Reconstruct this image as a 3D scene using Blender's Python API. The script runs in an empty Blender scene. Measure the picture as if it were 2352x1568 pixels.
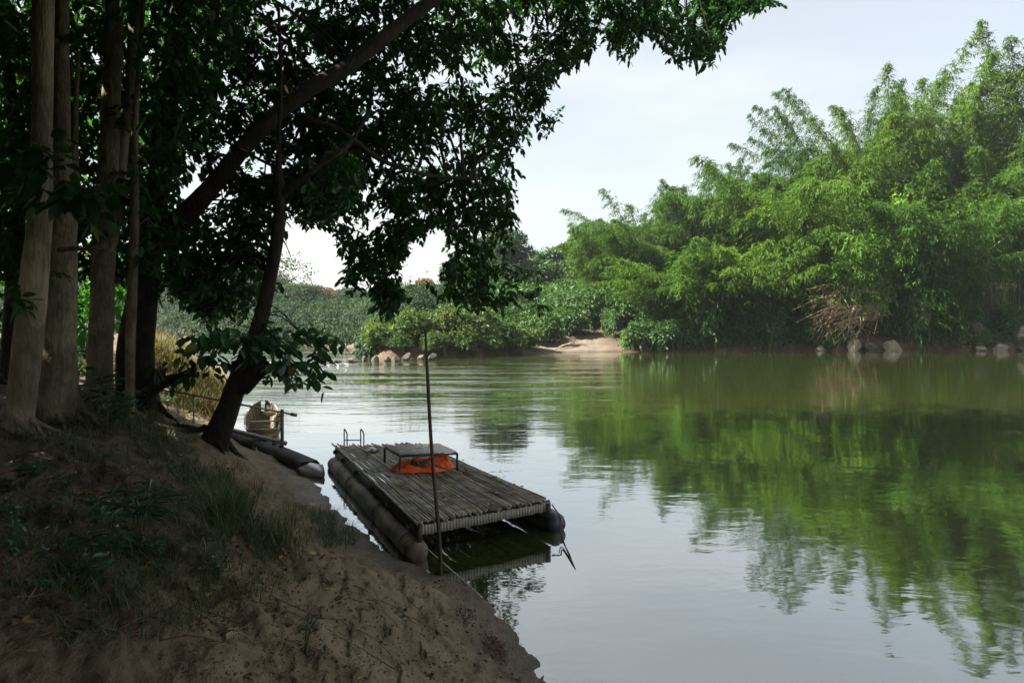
import bpy, math, random
import numpy as np
from mathutils import Vector
rng = np.random.default_rng(7)
random.seed(7)
scene = bpy.context.scene
COL = scene.collection
PI = math.pi

# ------------------------------------------------------------------ picture geometry (survey of the place)
W0, H0, F0, HZ, CAMH = 2352.0, 1568.0, 1568.0, 733.0, 3.0
def P(px, py, d):
    """a survey point: bearing px, elevation py, distance d along the view axis"""
    return np.array([(px - W0/2)/F0*d, d, CAMH - (py - HZ)/F0*d])
def proj(p):
    p = np.asarray(p); d = np.maximum(p[..., 1], .1)
    return W0/2 + p[..., 0]/d*F0, HZ - (p[..., 2]-CAMH)/d*F0

# ------------------------------------------------------------------ noise
def _h(ix, iy, iz, s):
    n = (ix.astype(np.int64)*374761393 + iy.astype(np.int64)*668265263 + iz.astype(np.int64)*2147483647 + s*1274126177) & 0xffffffff
    n = ((n ^ (n >> 13))*1274126177) & 0xffffffff
    n = ((n ^ (n >> 16))*2246822519) & 0xffffffff
    return ((n ^ (n >> 15)) & 0xffffff)/float(0xffffff)
def vn(x, y, z=None, s=0):
    x = np.asarray(x, float); y = np.asarray(y, float)
    z = np.zeros_like(x) if z is None else np.asarray(z, float)
    ix, iy, iz = np.floor(x), np.floor(y), np.floor(z)
    fx, fy, fz = x-ix, y-iy, z-iz
    fx, fy, fz = [f*f*(3-2*f) for f in (fx, fy, fz)]
    r = 0
    for a in (0, 1):
        for b in (0, 1):
            for c in (0, 1):
                w = (fx if a else 1-fx)*(fy if b else 1-fy)*(fz if c else 1-fz)
                r = r + w*_h(ix+a, iy+b, iz+c, s)
    return r
def fbm(x, y, z=None, s=0, o=4):
    r, a, t = 0, .5, 0
    for i in range(o):
        k = 2.03**i
        r = r + a*vn(np.asarray(x)*k, np.asarray(y)*k, None if z is None else np.asarray(z)*k, s+i*17); t += a; a *= .5
    return r/t
def unit(v):
    return v/np.maximum(np.linalg.norm(v, axis=-1, keepdims=True), 1e-9)

# ------------------------------------------------------------------ mesh accumulation
class MB:
    def __init__(s): s.v = []; s.f = []; s.r = []; s.n = 0
    def add(s, V, F, rnd=None):
        V = np.asarray(V, float).reshape(-1, 3)
        if not isinstance(F, list): F = [F]
        s.v.append(V)
        for f in F:
            f = np.asarray(f, int)
            s.f.append(f + s.n)
            s.r.append(np.full(len(f), rng.random()) if rnd is None else (np.full(len(f), rnd) if np.isscalar(rnd) else np.asarray(rnd)))
        s.n += len(V)
    def tube(s, pts, rad, seg=8, cap=True, bump=0, rnd=None, flat=1.0):
        pts = np.asarray(pts, float); n = len(pts)
        rad = np.full(n, rad, float) if np.isscalar(rad) else np.asarray(rad, float)
        t = unit(np.gradient(pts, axis=0)) if n > 2 else np.repeat(unit((pts[1]-pts[0])[None]), n, 0)
        ref = np.array([0, 0, 1.]) if abs(t[0][2]) < .8 else np.array([1., 0, 0])
        a = unit(np.cross(t, np.cross(ref, t)))
        # keep frames coherent
        for i in range(1, n):
            k = a[i-1] - t[i]*np.dot(a[i-1], t[i]); a[i] = k/max(np.linalg.norm(k), 1e-9)
        b = np.cross(t, a)
        th = np.linspace(0, 2*PI, seg, endpoint=False)
        c, sn = np.cos(th), np.sin(th)
        V = pts[:, None] + (a[:, None]*c[None, :, None]*flat + b[:, None]*sn[None, :, None])*rad[:, None, None]
        if bump:
            q = V.reshape(-1, 3)
            m = (fbm(q[:, 0]*3, q[:, 1]*3, q[:, 2]*1.3, 5, 3)-.5).reshape(n, seg)
            V = pts[:, None] + (V-pts[:, None])*(1+bump*2*m)[..., None]
        i = np.arange(n-1)[:, None]*seg; j = np.arange(seg)[None]; k = (j+1) % seg
        F = np.stack([i+j, i+k, i+seg+k, i+seg+j], -1).reshape(-1, 4)
        fs = [F]; V = V.reshape(-1, 3)
        if cap:
            V = np.vstack([V, pts[:1], pts[-1:]])
            k0, k1 = n*seg, n*seg+1; jj = np.arange(seg); kk = (jj+1) % seg; o = (n-1)*seg
            fs.append(np.stack([kk, jj, np.full(seg, k0)], -1)); fs.append(np.stack([o+jj, o+kk, np.full(seg, k1)], -1))
        s.add(V, fs, rng.random() if rnd is None else rnd)
    def box(s, o, x, y, z, rnd=None):
        """box from corner o with edge vectors x, y, z"""
        o, x, y, z = [np.asarray(q, float) for q in (o, x, y, z)]
        V = [o, o+x, o+x+y, o+y, o+z, o+x+z, o+x+y+z, o+y+z]
        F = np.array([[0, 3, 2, 1], [4, 5, 6, 7], [0, 1, 5, 4], [1, 2, 6, 5], [2, 3, 7, 6], [3, 0, 4, 7]])
        s.add(V, F, rng.random() if rnd is None else rnd)
    def leaves(s, p, d, nrm, ln, wd, rnd=None, droop=.15, shape=(.3, .72, .8)):
        n = len(p)
        if n == 0: return
        d = unit(d); side = unit(np.cross(d, nrm)); up = np.cross(side, d)
        ln = np.broadcast_to(np.asarray(ln, float), (n,))[:, None]; wd = np.broadcast_to(np.asarray(wd, float), (n,))[:, None]
        a, b, wb = shape
        dz = np.array([0, 0, -1.])*ln*droop
        V = np.stack([p,
                      p + d*ln*a + side*wd*.5 + up*wd*.12 + dz*a*a,
                      p + d*ln*b + side*wd*.5*wb + up*wd*.1 + dz*b*b,
                      p + d*ln + dz,
                      p + d*ln*b - side*wd*.5*wb + up*wd*.1 + dz*b*b,
                      p + d*ln*a - side*wd*.5 + up*wd*.12 + dz*a*a], 1).reshape(-1, 3)
        k = np.arange(n)[:, None]*6
        F = np.concatenate([k+np.array([[0, 1, 2, 3]]), k+np.array([[0, 3, 4, 5]])], 1).reshape(-1, 4)
        r = rng.random(n) if rnd is None else np.broadcast_to(rnd, (n,))
        s.add(V, F, np.repeat(r, 2))
    def blades(s, p, d, ln, wd, bend, rnd=None):
        """narrow arching grass blades, two quads and a tip"""
        n = len(p)
        if n == 0: return
        d = unit(d); hor = d.copy(); hor[:, 2] = 0; hor = unit(hor)
        side = np.stack([-hor[:, 1], hor[:, 0], np.zeros(n)], 1)
        ln = np.broadcast_to(ln, (n,))[:, None]; wd = np.broadcast_to(wd, (n,))[:, None]; bend = np.broadcast_to(bend, (n,))[:, None]
        def at(t): return p + d*ln*t + (hor*.7 - np.array([0, 0, 1.]))*ln*bend*t*t
        V = np.stack([at(0)-side*wd*.5, at(0)+side*wd*.5, at(.45)+side*wd*.42, at(.45)-side*wd*.42, at(.8)+side*wd*.22, at(.8)-side*wd*.22, at(1.)], 1).reshape(-1, 3)
        k = np.arange(n)[:, None]*7
        r = rng.random(n) if rnd is None else np.broadcast_to(rnd, (n,))
        s.add(V, [np.concatenate([k+np.array([[0, 1, 2, 3]]), k+np.array([[3, 2, 4, 5]])], 1).reshape(-1, 4), k+np.array([[5, 4, 6]])], 0)
        s.r[-2] = np.repeat(r, 2); s.r[-1] = np.array(r)
    def mesh(s, name, mat, smooth=False):
        me = bpy.data.meshes.new(name)
        V = np.concatenate(s.v); nf = sum(len(f) for f in s.f)
        loops = np.concatenate([f.ravel() for f in s.f]); tot = np.concatenate([np.full(len(f), f.shape[1]) for f in s.f])
        me.vertices.add(len(V)); me.vertices.foreach_set('co', V.astype(np.float32).ravel())
        me.loops.add(len(loops)); me.loops.foreach_set('vertex_index', loops.astype(np.int32))
        me.polygons.add(nf)
        st = np.zeros(nf, int); st[1:] = np.cumsum(tot)[:-1]
        me.polygons.foreach_set('loop_start', st.astype(np.int32)); me.polygons.foreach_set('loop_total', tot.astype(np.int32))
        if smooth: me.polygons.foreach_set('use_smooth', np.ones(nf, bool))
        at = me.attributes.new('rnd', 'FLOAT', 'FACE'); at.data.foreach_set('value', np.concatenate(s.r).astype(np.float32))
        me.update(calc_edges=True); me.validate()
        for m in (mat if isinstance(mat, (list, tuple)) else [mat]): me.materials.append(m)
        return me
    def obj(s, name, mat, parent=None, smooth=False):
        o = bpy.data.objects.new(name, s.mesh(name, mat, smooth)); COL.objects.link(o)
        if parent: o.parent = parent
        return o
def tag(o, label=None, cat=None, group=None, kind=None):
    if label: o['label'] = label
    if cat: o['category'] = cat
    if group: o['group'] = group
    if kind: o['kind'] = kind
    return o
def thing(name, label, cat, group=None, loc=(0, 0, 0)):
    o = bpy.data.objects.new(name, None); COL.objects.link(o); o.location = loc; o.empty_display_size = .2
    return tag(o, label, cat, group)
def dup(root, loc, rotz=0, scale=1, label=None, group=None):
    r = root.copy(); COL.objects.link(r); r.location = loc; r.rotation_euler = (0, 0, rotz)
    r.scale = (scale,)*3 if np.isscalar(scale) else scale
    if label: r['label'] = label
    if group: r['group'] = group
    for ch in list(root.children):
        c = ch.copy(); COL.objects.link(c); c.parent = r
        for g in ch.children:
            q = g.copy(); COL.objects.link(q); q.parent = c
    return r
def spline(pts, n=8):
    """Catmull-Rom through pts"""
    p = np.asarray(pts, float); p = np.vstack([2*p[0]-p[1], p, 2*p[-1]-p[-2]])
    out = []
    for i in range(1, len(p)-2):
        t = np.linspace(0, 1, n, endpoint=False)[:, None]
        a, b, c, d = p[i-1], p[i], p[i+1], p[i+2]
        out.append(.5*((2*b)+(c-a)*t+(2*a-5*b+4*c-d)*t*t+(3*b-a-3*c+d)*t**3))
    return np.vstack(out+[p[-2][None]])

# ------------------------------------------------------------------ materials
class N:
    def __init__(s, name):
        s.m = bpy.data.materials.new(name); s.m.use_nodes = True; s.t = s.m.node_tree; s.t.nodes.clear()
        s.out = s.t.nodes.new('ShaderNodeOutputMaterial')
    def n(s, t, ins=None, **kw):
        x = s.t.nodes.new('ShaderNode'+t)
        for k, v in kw.items(): setattr(x, k, v)
        for k, v in (ins or {}).items(): s.set(x.inputs[k], v)
        return x
    def set(s, sock, v):
        if isinstance(v, bpy.types.NodeSocket): s.t.links.new(v, sock)
        elif isinstance(v, tuple) and len(v) == 3 and sock.type == 'RGBA': sock.default_value = (*v, 1)
        else: sock.default_value = v
    def ramp(s, fac, stops, interp='LINEAR'):
        r = s.n('ValToRGB', {'Fac': fac}); r.color_ramp.interpolation = interp
        e = r.color_ramp.elements
        while len(e) < len(stops): e.new(.5)
        for q, (p, c) in zip(e, stops): q.position = p; q.color = (*c, 1) if len(c) == 3 else c
        return r.outputs['Color']
    def noise(s, scale, detail=4, vec=None, rough=.55, dist=0):
        i = {'Scale': scale, 'Detail': detail, 'Roughness': rough, 'Distortion': dist}
        if vec is not None: i['Vector'] = vec
        return s.n('TexNoise', i).outputs['Fac']
    def pos(s): return s.n('NewGeometry').outputs['Position']
    def objc(s): return s.n('TexCoord').outputs['Object']
    def scl(s, vec, sc): return s.n('Mapping', {'Vector': vec, 'Scale': sc}).outputs['Vector']
    def mix(s, f, a, b, mode='MIX'):
        x = s.n('MixRGB', {'Fac': f, 'Color1': a, 'Color2': b}, blend_type=mode); return x.outputs['Color']
    def math(s, op, a, b=0.0, clamp=False):
        x = s.n('Math', {0: a, 1: b}, operation=op, use_clamp=clamp); return x.outputs[0]
    def bump(s, h, strength=.5, dist=.02, nrm=None):
        i = {'Height': h, 'Strength': strength, 'Distance': dist}
        if nrm is not None: i['Normal'] = nrm
        return s.n('Bump', i).outputs['Normal']
    def attr(s, name, what='Fac'): return s.n('Attribute', attribute_name=name).outputs[what]
    def pbr(s, col, rough=.6, spec=.4, nrm=None, metal=0.0, **k):
        i = {'Base Color': col, 'Roughness': rough, 'Specular IOR Level': spec, 'Metallic': metal}
        if nrm is not None: i['Normal'] = nrm
        i.update(k)
        return s.n('BsdfPrincipled', i).outputs[0]
    def done(s, sh): s.t.links.new(sh, s.out.inputs['Surface']); return s.m

def leaf_mat(name, stops, trans=.35, tcol=(1.25, 1.3, .55), rough=.45, spec=.35, patch=None, kin=None):
    b = N(name)
    c = b.ramp(b.attr('rnd'), stops)
    if patch:
        f = b.ramp(b.noise(patch[0], 2, b.pos()), [(.42, (0, 0, 0)), (.6, (1, 1, 1))])
        c = b.mix(f, c, b.mix(1.0, c, patch[1], 'MULTIPLY'))
    if kin:
        c = b.mix(1.0, c, b.ramp(b.n('ObjectInfo').outputs['Random'], kin), 'MULTIPLY')
    p = b.pbr(c, rough, spec)
    tr = b.n('BsdfTranslucent', {'Color': b.mix(1.0, c, tcol, 'MULTIPLY')}).outputs[0]
    return b.done(b.n('MixShader', {0: trans, 1: p, 2: tr}).outputs[0])

M = {}
M['crown'] = leaf_mat('crown_leaf', [(0, (0.0108, 0.0328, 0.0117)), (0.5, (0.0156, 0.0508, 0.0137)), (0.93, (0.0244, 0.0689, 0.0158)), (0.985, (0.0537, 0.102, 0.0158)), (1, (0.156, 0.179, 0.0158))], .40, (1.5, 1.9, .6), .5, .15)
M['woodleaf'] = leaf_mat('woodland_leaf', [(0, (.02, .06, .018)), (.5, (.035, .1, .026)), (.9, (.06, .15, .03)), (1, (.14, .2, .03))], .5, (1.5, 1.9, .5), .5, .15)  # crown leaf made brighter: sunlight between the trunks is put into the colour
M['lowleaf'] = leaf_mat('broad_leaf', [(0, (.02, .06, .03)), (.6, (.03, .09, .035)), (.94, (.05, .13, .035)), (1, (.3, .28, .04))], .35, (1.4, 1.8, .6), .38, .45)
KIN = [(0, (.72, .82, .8)), (.35, (.95, .98, .9)), (.7, (1.25, 1.1, .9)), (1, (1.3, 1.2, .9))]
M['bamboo'] = leaf_mat('bamboo_leaf', [(0, (0.0238, 0.058, 0.00924)), (0.5, (0.0437, 0.101, 0.0134)), (0.88, (0.0714, 0.139, 0.0168)), (1, (0.127, 0.17, 0.0294))], .34, (1.35, 1.4, .35), .6, .08, (.16, (1.05, 1.0, .8)), KIN)
M['vine'] = leaf_mat('vine_leaf', [(0, (0.0639, 0.156, 0.0107)), (0.5, (0.102, 0.214, 0.0133)), (1, (0.165, 0.274, 0.0186))], .45, (1.35, 1.4, .4), .5, .3, (.3, (.8, .95, 1.0)))
M['shrub'] = leaf_mat('shrub_leaf', [(0, (0.017, 0.0559, 0.0132)), (0.5, (0.0264, 0.079, 0.017)), (0.92, (0.0453, 0.109, 0.0207)), (1, (0.0757, 0.122, 0.0264))], .35, (1.3, 1.45, .5), .5, .35, (.35, (1.2, 1.05, .7)), KIN)
M['isle'] = leaf_mat('isle_leaf', [(0, (0.0228, 0.057, 0.0143)), (0.5, (0.0365, 0.0831, 0.0183)), (0.9, (0.0684, 0.118, 0.0224)), (1, (0.128, 0.14, 0.0326))], .35, (1.3, 1.4, .5), .5, .3, (.4, (1.35, 1.1, .7)), KIN)
M['farleaf'] = leaf_mat('far_leaf', [(0, (0.0101, 0.0269, 0.0185)), (0.4, (0.0218, 0.0462, 0.0252)), (0.75, (0.042, 0.0714, 0.0294)), (1, (0.0714, 0.0966, 0.0336))], .3, (1.2, 1.3, .6), .6, .08)
M['orange_bloom'] = leaf_mat('bloom', [(0, (0.211, 0.0576, 0.0288)), (0.55, (0.192, 0.096, 0.0461)), (0.75, (0.0307, 0.0624, 0.0288)), (1, (0.0384, 0.072, 0.0288))], .3, (1.2, 1.1, .8), .6, .2)
M['weed'] = leaf_mat('weed_leaf', [(0, (.03, .08, .035)), (.6, (.045, .105, .048)), (1, (.075, .14, .06))], .25, (1.2, 1.5, .7), .35, .5)
M['grass'] = leaf_mat('grass_blade', [(0, (.04, .08, .03)), (.5, (.06, .105, .038)), (.75, (.15, .14, .06)), (1, (.34, .28, .14))], .3, (1.2, 1.3, .6), .5, .3)
M['gold'] = leaf_mat('gold_grass', [(0, (0.0504, 0.0753, 0.0202)), (0.35, (0.101, 0.101, 0.0302)), (0.65, (0.151, 0.111, 0.0353)), (0.8, (0.151, 0.0753, 0.0302)), (1, (0.0504, 0.0857, 0.0252))], .45, (1.3, 1.2, .6), .55, .25)
M['dry'] = leaf_mat('dry_leaf', [(0, (.08, .05, .03)), (.5, (.15, .09, .045)), (.85, (.25, .16, .08)), (.95, (.4, .3, .06)), (1, (.1, .17, .04))], .15, (1.1, 1.0, .8), .6, .3)

def bark(name, c1, c2, c3, sc=1.0):
    b = N(name); v = b.pos()
    st = b.scl(v, (4*sc, 4*sc, 2.2*sc))
    n1 = b.noise(1.6, 6, st, .62, .4); n2 = b.noise(.7, 3, v); n3 = b.noise(22*sc, 5, b.scl(v, (1, 1, .35)), .65)
    col = b.ramp(n1, [(.3, c1), (.55, c2), (.75, c3)])
    lich = b.ramp(b.math('ADD', b.math('MULTIPLY', n2, .75), b.math('MULTIPLY', n3, .25)), [(.52, (0, 0, 0)), (.62, (1, 1, 1))])
    col = b.mix(b.math('MULTIPLY', lich, .5), col, tuple(min(1, q*1.7) for q in c3))
    h = b.math('ADD', n1, b.math('MULTIPLY', n3, .7))
    rg = b.noise(9*sc, 4, b.scl(v, (1, 1, .16)), .7, 1.0)
    col = b.mix(b.ramp(rg, [(.42, (.3, .3, .3)), (.56, (0, 0, 0))]), col, tuple(q*.55 for q in c1))
    h = b.math('ADD', h, b.math('MULTIPLY', rg, .9))
    return b.done(b.pbr(col, .85, .2, b.bump(h, 1.0, .04)))
M['bark_pale'] = bark('bark_pale', (.105, .087, .054), (.19, .158, .1), (.3, .253, .165))
M['bark_brown'] = bark('bark_brown', (.075, .061, .039), (.145, .118, .074), (.235, .193, .124))
M['bark_dark'] = bark('bark_dark', (.011, .0095, .007), (.024, .02, .014), (.048, .04, .028))
def simple(name, c1, c2, sc=8, rough=.7, spec=.3, metal=0, bump=.3, dist=.01, stretch=(1, 1, 1), obj=False):
    b = N(name); v = b.scl(b.pos(), stretch)
    n1 = b.noise(sc, 6, v, .6)
    col = b.ramp(n1, [(.3, c1), (.7, c2)])
    return b.done(b.pbr(col, rough, spec, b.bump(n1, bump, dist), metal))
M['culm'] = simple('culm', (.04, .047, .018), (.10, .105, .04), 6)
M['deadculm'] = simple('dead_culm', (.22, .15, .085), (.42, .32, .2), 5)
M['rock'] = None
b = N('rock'); v = b.pos(); n1 = b.noise(1.5, 8, v, .62); n2 = b.noise(7, 6, v, .6)
M['rock'] = b.done(b.pbr(b.mix(b.ramp(n2, [(.4, (0, 0, 0)), (.65, (1, 1, 1))]), b.ramp(n1, [(.3, (.1, .085, .07)), (.55, (.27, .24, .19)), (.75, (.42, .38, .3))]), (.2, .17, .12)), .85, .3, b.bump(b.math('ADD', n1, b.math('MULTIPLY', n2, .4)), .9, .15)))
b = N('rock_brown'); v = b.pos(); n1 = b.noise(1.8, 8, v, .65); n2 = b.noise(9, 6, v, .6)
M['rock_brown'] = b.done(b.pbr(b.mix(b.ramp(n2, [(.4, (0, 0, 0)), (.65, (1, 1, 1))]), b.ramp(n1, [(.35, (.03, .027, .022)), (.55, (.08, .07, .056)), (.72, (.16, .142, .115))]), (.055, .047, .037)), .85, .3, b.bump(b.math('ADD', n1, b.math('MULTIPLY', n2, .4)), .9, .15)))
# bamboo slats on the deck: grey weathered with a change per slat
b = N('weathered_bamboo'); v = b.pos(); r = b.attr('rnd')
n1 = b.noise(5, 6, v, .6); n2 = b.noise(38, 4, v, .6)
c = b.ramp(r, [(0, (.15, .12, .085)), (.4, (.42, .355, .26)), (1, (.72, .63, .49))])
c = b.mix(b.ramp(n1, [(.42, (0, 0, 0)), (.6, (.75, .75, .75))]), c, (.075, .065, .05))
c = b.mix(b.math('MULTIPLY', n2, .35), c, (.42, .39, .33))
M['slat'] = b.done(b.pbr(c, .62, .35, b.bump(n2, .5, .006)))
M['fascia'] = simple('fascia_board', (.2, .18, .14), (.40, .37, .31), 30, .75, .3, 0, .5, .006, (2.2, 2.2, .12))
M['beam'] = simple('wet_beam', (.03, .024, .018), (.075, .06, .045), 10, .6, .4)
b = N('pvc_float'); v = b.pos(); n1 = b.noise(2.3, 5, v, .6); n2 = b.noise(14, 5, v, .6)
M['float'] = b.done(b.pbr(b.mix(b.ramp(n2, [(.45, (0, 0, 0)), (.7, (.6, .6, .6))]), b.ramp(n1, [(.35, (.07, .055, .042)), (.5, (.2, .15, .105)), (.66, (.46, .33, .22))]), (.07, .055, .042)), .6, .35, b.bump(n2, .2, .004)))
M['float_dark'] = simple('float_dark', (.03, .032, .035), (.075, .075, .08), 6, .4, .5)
M['rust'] = simple('rusty_steel', (.045, .032, .026), (.11, .08, .06), 22, .65, .4, .2)
M['galv'] = simple('dull_tube', (.09, .095, .1), (.2, .2, .21), 25, .45, .5, .6)
M['tabletop'] = None
b = N('peeling_tabletop'); v = b.pos(); n1 = b.noise(5, 7, v, .65, 1.2); n2 = b.noise(26, 4, v)
M['tabletop'] = b.done(b.pbr(b.ramp(n1, [(.32, (.16, .12, .09)), (.41, (.42, .33, .26)), (.5, (.62, .55, .48)), (.58, (.34, .36, .4)), (.63, (.85, .82, .78))]), .6, .35, b.bump(n2, .3, .004)))
b = N('orange_cloth'); v = b.pos(); n1 = b.noise(9, 5, v)
M['orange'] = b.done(b.pbr(b.ramp(n1, [(.3, (.62, .07, .012)), (.7, (.9, .15, .025))]), .55, .3, b.bump(b.noise(30, 4, v), .4, .01)))
M['basin'] = simple('grey_green_plastic', (.03, .035, .028), (.065, .07, .055), 8, .5, .4)
M['plank'] = simple('brown_plank', (.13, .075, .04), (.24, .15, .09), 12, .7, .3)
M['white_bag'] = simple('white_plastic', (.55, .55, .54), (.75, .75, .75), 9, .4, .4)
M['rope'] = simple('pale_rope', (.4, .4, .38), (.62, .62, .6), 60, .8, .2)
M['rope_dark'] = simple('dark_rope', (.06, .055, .05), (.13, .12, .1), 60, .85, .2)
M['pole'] = simple('pole_wood', (.025, .018, .014), (.065, .047, .035), 14, .6, .35, 0, .4, .006, (1, 1, .15))
M['boat_out'] = simple('boat_planks', (.2, .15, .085), (.38, .29, .17), 6, .6, .35, 0, .4, .008, (1, .3, 2))
M['boat_in'] = simple('boat_inside', (.06, .05, .035), (.15, .12, .08), 7, .7, .3)
M['boat_trim'] = simple('boat_rim', (.3, .25, .17), (.5, .43, .31), 8, .6, .3)
M['seat_yellow'] = simple('yellow_seat', (.45, .3, .09), (.62, .45, .16), 8, .6, .3)
M['boat_dark'] = simple('black_hull', (.01, .01, .011), (.03, .027, .026), 7, .75, .2)
M['tin'] = simple('tin_bow', (.42, .42, .43), (.66, .67, .68), 5, .35, .5, .5, .2, .005)
M['steel_post'] = simple('painted_post', (.10, .09, .10), (.2, .18, .19), 14, .5, .4)
M['wall_paint'] = simple('pale_wall', (.4, .46, .5), (.5, .56, .6), 3, .8, .2)
M['foam'] = None
b = N('foam'); v = b.pos(); n1 = b.noise(3.5, 7, v, .65)
M['foam'] = b.done(b.pbr((.42, .44, .44), .6, .3, b.bump(n1, .8, .1)))

# ground: colour per zone (what the soil is there) varied by noise
b = N('ground_soil'); v = b.pos()
zone = b.attr('zone', 'Color'); wet = b.attr('wet')
n1 = b.noise(.9, 5, v, .6); n2 = b.noise(9, 6, b.scl(v, (1, .55, 1)), .65); n3 = b.noise(55, 4, v, .6)
c = b.mix(1.0, zone, b.ramp(n1, [(.3, (.7, .68, .66)), (.7, (1.2, 1.18, 1.15))]), 'MULTIPLY')
c = b.mix(1.0, c, b.ramp(n2, [(.3, (.5, .48, .46)), (.5, (1, 1, 1)), (.72, (1.25, 1.22, 1.18))]), 'MULTIPLY')
c = b.mix(b.math('MULTIPLY', wet, .62), c, b.mix(1.0, c, (.32, .31, .3), 'MULTIPLY'))
rough = b.math('SUBTRACT', .93, b.math('MULTIPLY', wet, .45))
h = b.math('ADD', b.math('MULTIPLY', n2, .8), b.math('MULTIPLY', n3, .3))
M['ground'] = b.done(b.pbr(c, rough, .3, b.bump(h, .9, .05)))

# river water: turbid green with slow ripples, rougher where the current runs
b = N('river_water'); v = b.pos()
sep = b.n('SeparateXYZ', {'Vector': v})
w1 = b.noise(1.5, 3, b.scl(v, (.7, 1.25, 1)), .5, .6); w2 = b.noise(.33, 3, b.scl(v, (.5, 1.2, 1)), .5, .4); w3 = b.noise(6.0, 2, b.scl(v, (.7, 1.3, 1)), .5)
far = b.math('MULTIPLY', b.math('SUBTRACT', sep.outputs['Y'], 16.0), 1/18., True)
lft = b.math('MULTIPLY', b.math('SUBTRACT', 9.0, sep.outputs['X']), 1/14., True)
cur = b.math('MULTIPLY', b.math('MULTIPLY', far, lft), b.ramp(b.noise(.35, 4, b.scl(v, (.25, 1.5, 1)), .6, .5), [(.45, (.06, .06, .06)), (.62, (1, 1, 1))]))
h = b.math('ADD', b.math('MULTIPLY', w1, .0046), b.math('MULTIPLY', w2, .010))
h = b.math('ADD', h, b.math('MULTIPLY', w3, .0009))
h = b.math('ADD', h, b.math('MULTIPLY', b.math('MULTIPLY', b.noise(2.2, 3, b.scl(v, (.45, 1.6, 1)), .55), cur), .075))
nb_ = b.bump(h, 1.0, 1.0)
fc = b.n('LayerWeight', {'Blend': .5, 'Normal': nb_}).outputs['Facing']
fr = b.math('ADD', b.math('MULTIPLY', b.math('POWER', fc, 1.6), .96), .035, True)
body = b.n('BsdfDiffuse', {'Color': (.045, .055, .013), 'Normal': nb_}).outputs[0]
mirror = b.n('BsdfGlossy', {'Color': (.97, .98, .98), 'Roughness': .035, 'Normal': nb_}).outputs[0]
M['water'] = b.done(b.n('MixShader', {0: fr, 1: body, 2: mirror}).outputs[0])

# ------------------------------------------------------------------ shore lines and terrain
LS = np.array([(60, -120), (14, -20), (6, -4), (3.2, 1.2), (1.6, 3.4), (.75, 4.8), (.36, 5.65), (.14, 6.3), (-.18, 7.25), (-.48, 7.9), (-.98, 8.1), (-1.5, 8.65), (-2.1, 9.62), (-2.75, 10.8),
               (-3.65, 12.6), (-4.5, 14.3), (-5.65, 15.8), (-7.1, 17.4), (-8.6, 20), (-10.2, 24), (-12.4, 30), (-16.6, 40), (-21, 47), (-34, 58), (-70, 72), (-200, 95), (-700, 110)], float)
RS = np.array([(900, 40), (200, 55), (90, 63), (60, 65), (49, 65), (40, 66), (31, 65), (24, 65.4), (16, 64.2), (12.4, 63), (7, 61.6), (3, 60), (.8, 58.4), (-2, 55.5), (-5.5, 53), (-9.5, 51.6), (-11, 53), (-11.6, 58), (-14, 68), (-22, 78), (-40, 88), (-80, 102), (-200, 130), (-700, 165)], float)
def seg_dist(x, y, poly):
    best = np.full(x.shape, 1e9)
    for a, c in zip(poly[:-1], poly[1:]):
        e = c-a; t = np.clip(((x-a[0])*e[0]+(y-a[1])*e[1])/(e@e), 0, 1)
        best = np.minimum(best, np.hypot(x-a[0]-e[0]*t, y-a[1]-e[1]*t))
    return best
def inside(x, y, poly):
    r = np.zeros(x.shape, bool); j = len(poly)-1
    for i in range(len(poly)):
        xi, yi = poly[i]; xj, yj = poly[j]
        if yi != yj: r ^= ((yi > y) != (yj > y)) & (x < (xj-xi)*(y-yi)/(yj-yi)+xi)
        j = i
    return r
LPOLY = np.vstack([LS, [(-900, 110), (-900, -900), (60, -900)]])
RPOLY = np.vstack([RS, [(-900, 165), (-900, 1500), (1500, 1500), (1500, 40)]])
LP_D = [-30, -6, -2, -.5, 0, .4, 1, 2, 3, 4.5, 8, 20, 60, 300]; LP_Z = [-2.6, -1.6, -.8, -.22, 0, .09, .34, .98, 1.44, 1.72, 1.95, 2.5, 4, 8]
RP_D = [-30, -4, -1, 0, .35, 1, 4, 15, 40, 100, 400]; RP_Z = [-2.6, -1.3, -.5, 0, .55, 1.0, 2.0, 5.0, 11, 15, 26]
BP_D = [-30, -4, -1, 0, 1, 5, 8, 15, 40, 100, 400]; BP_Z = [-2.6, -.9, -.25, 0, .12, .7, 1.3, 3.0, 7, 11, 26]
FP_D = [-30, -4, -1, 0, 1, 4, 12, 40, 100, 400]; FP_Z = [-2.6, -.9, -.4, 0, .5, 1.8, 2.4, 3.0, 6, 24]
PITS = []
for (px, py, r_, dp) in [(690, 1418, .13, .06), (715, 1432, .1, .05), (990, 1405, .09, .05), (1010, 1390, .07, .04), (800, 1445, .1, .07), (930, 1320, .07, .04), (620, 1490, .1, .05), (870, 1490, .09, .05), (1085, 1450, .08, .05), (960, 1480, .09, .05),
                          (760, 1530, .1, .05), (560, 1430, .1, .05), (1060, 1545, .08, .04), (880, 1395, .08, .04), (1000, 1500, .07, .04), (540, 1540, .09, .05), (820, 1340, .1, .05), (1120, 1500, .08, .05)]:
    z = .9 if px < 850 else .45
    d = F0*(CAMH-z)/(py-HZ); PITS.append(((px-W0/2)/F0*d, d, r_, dp))
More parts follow.
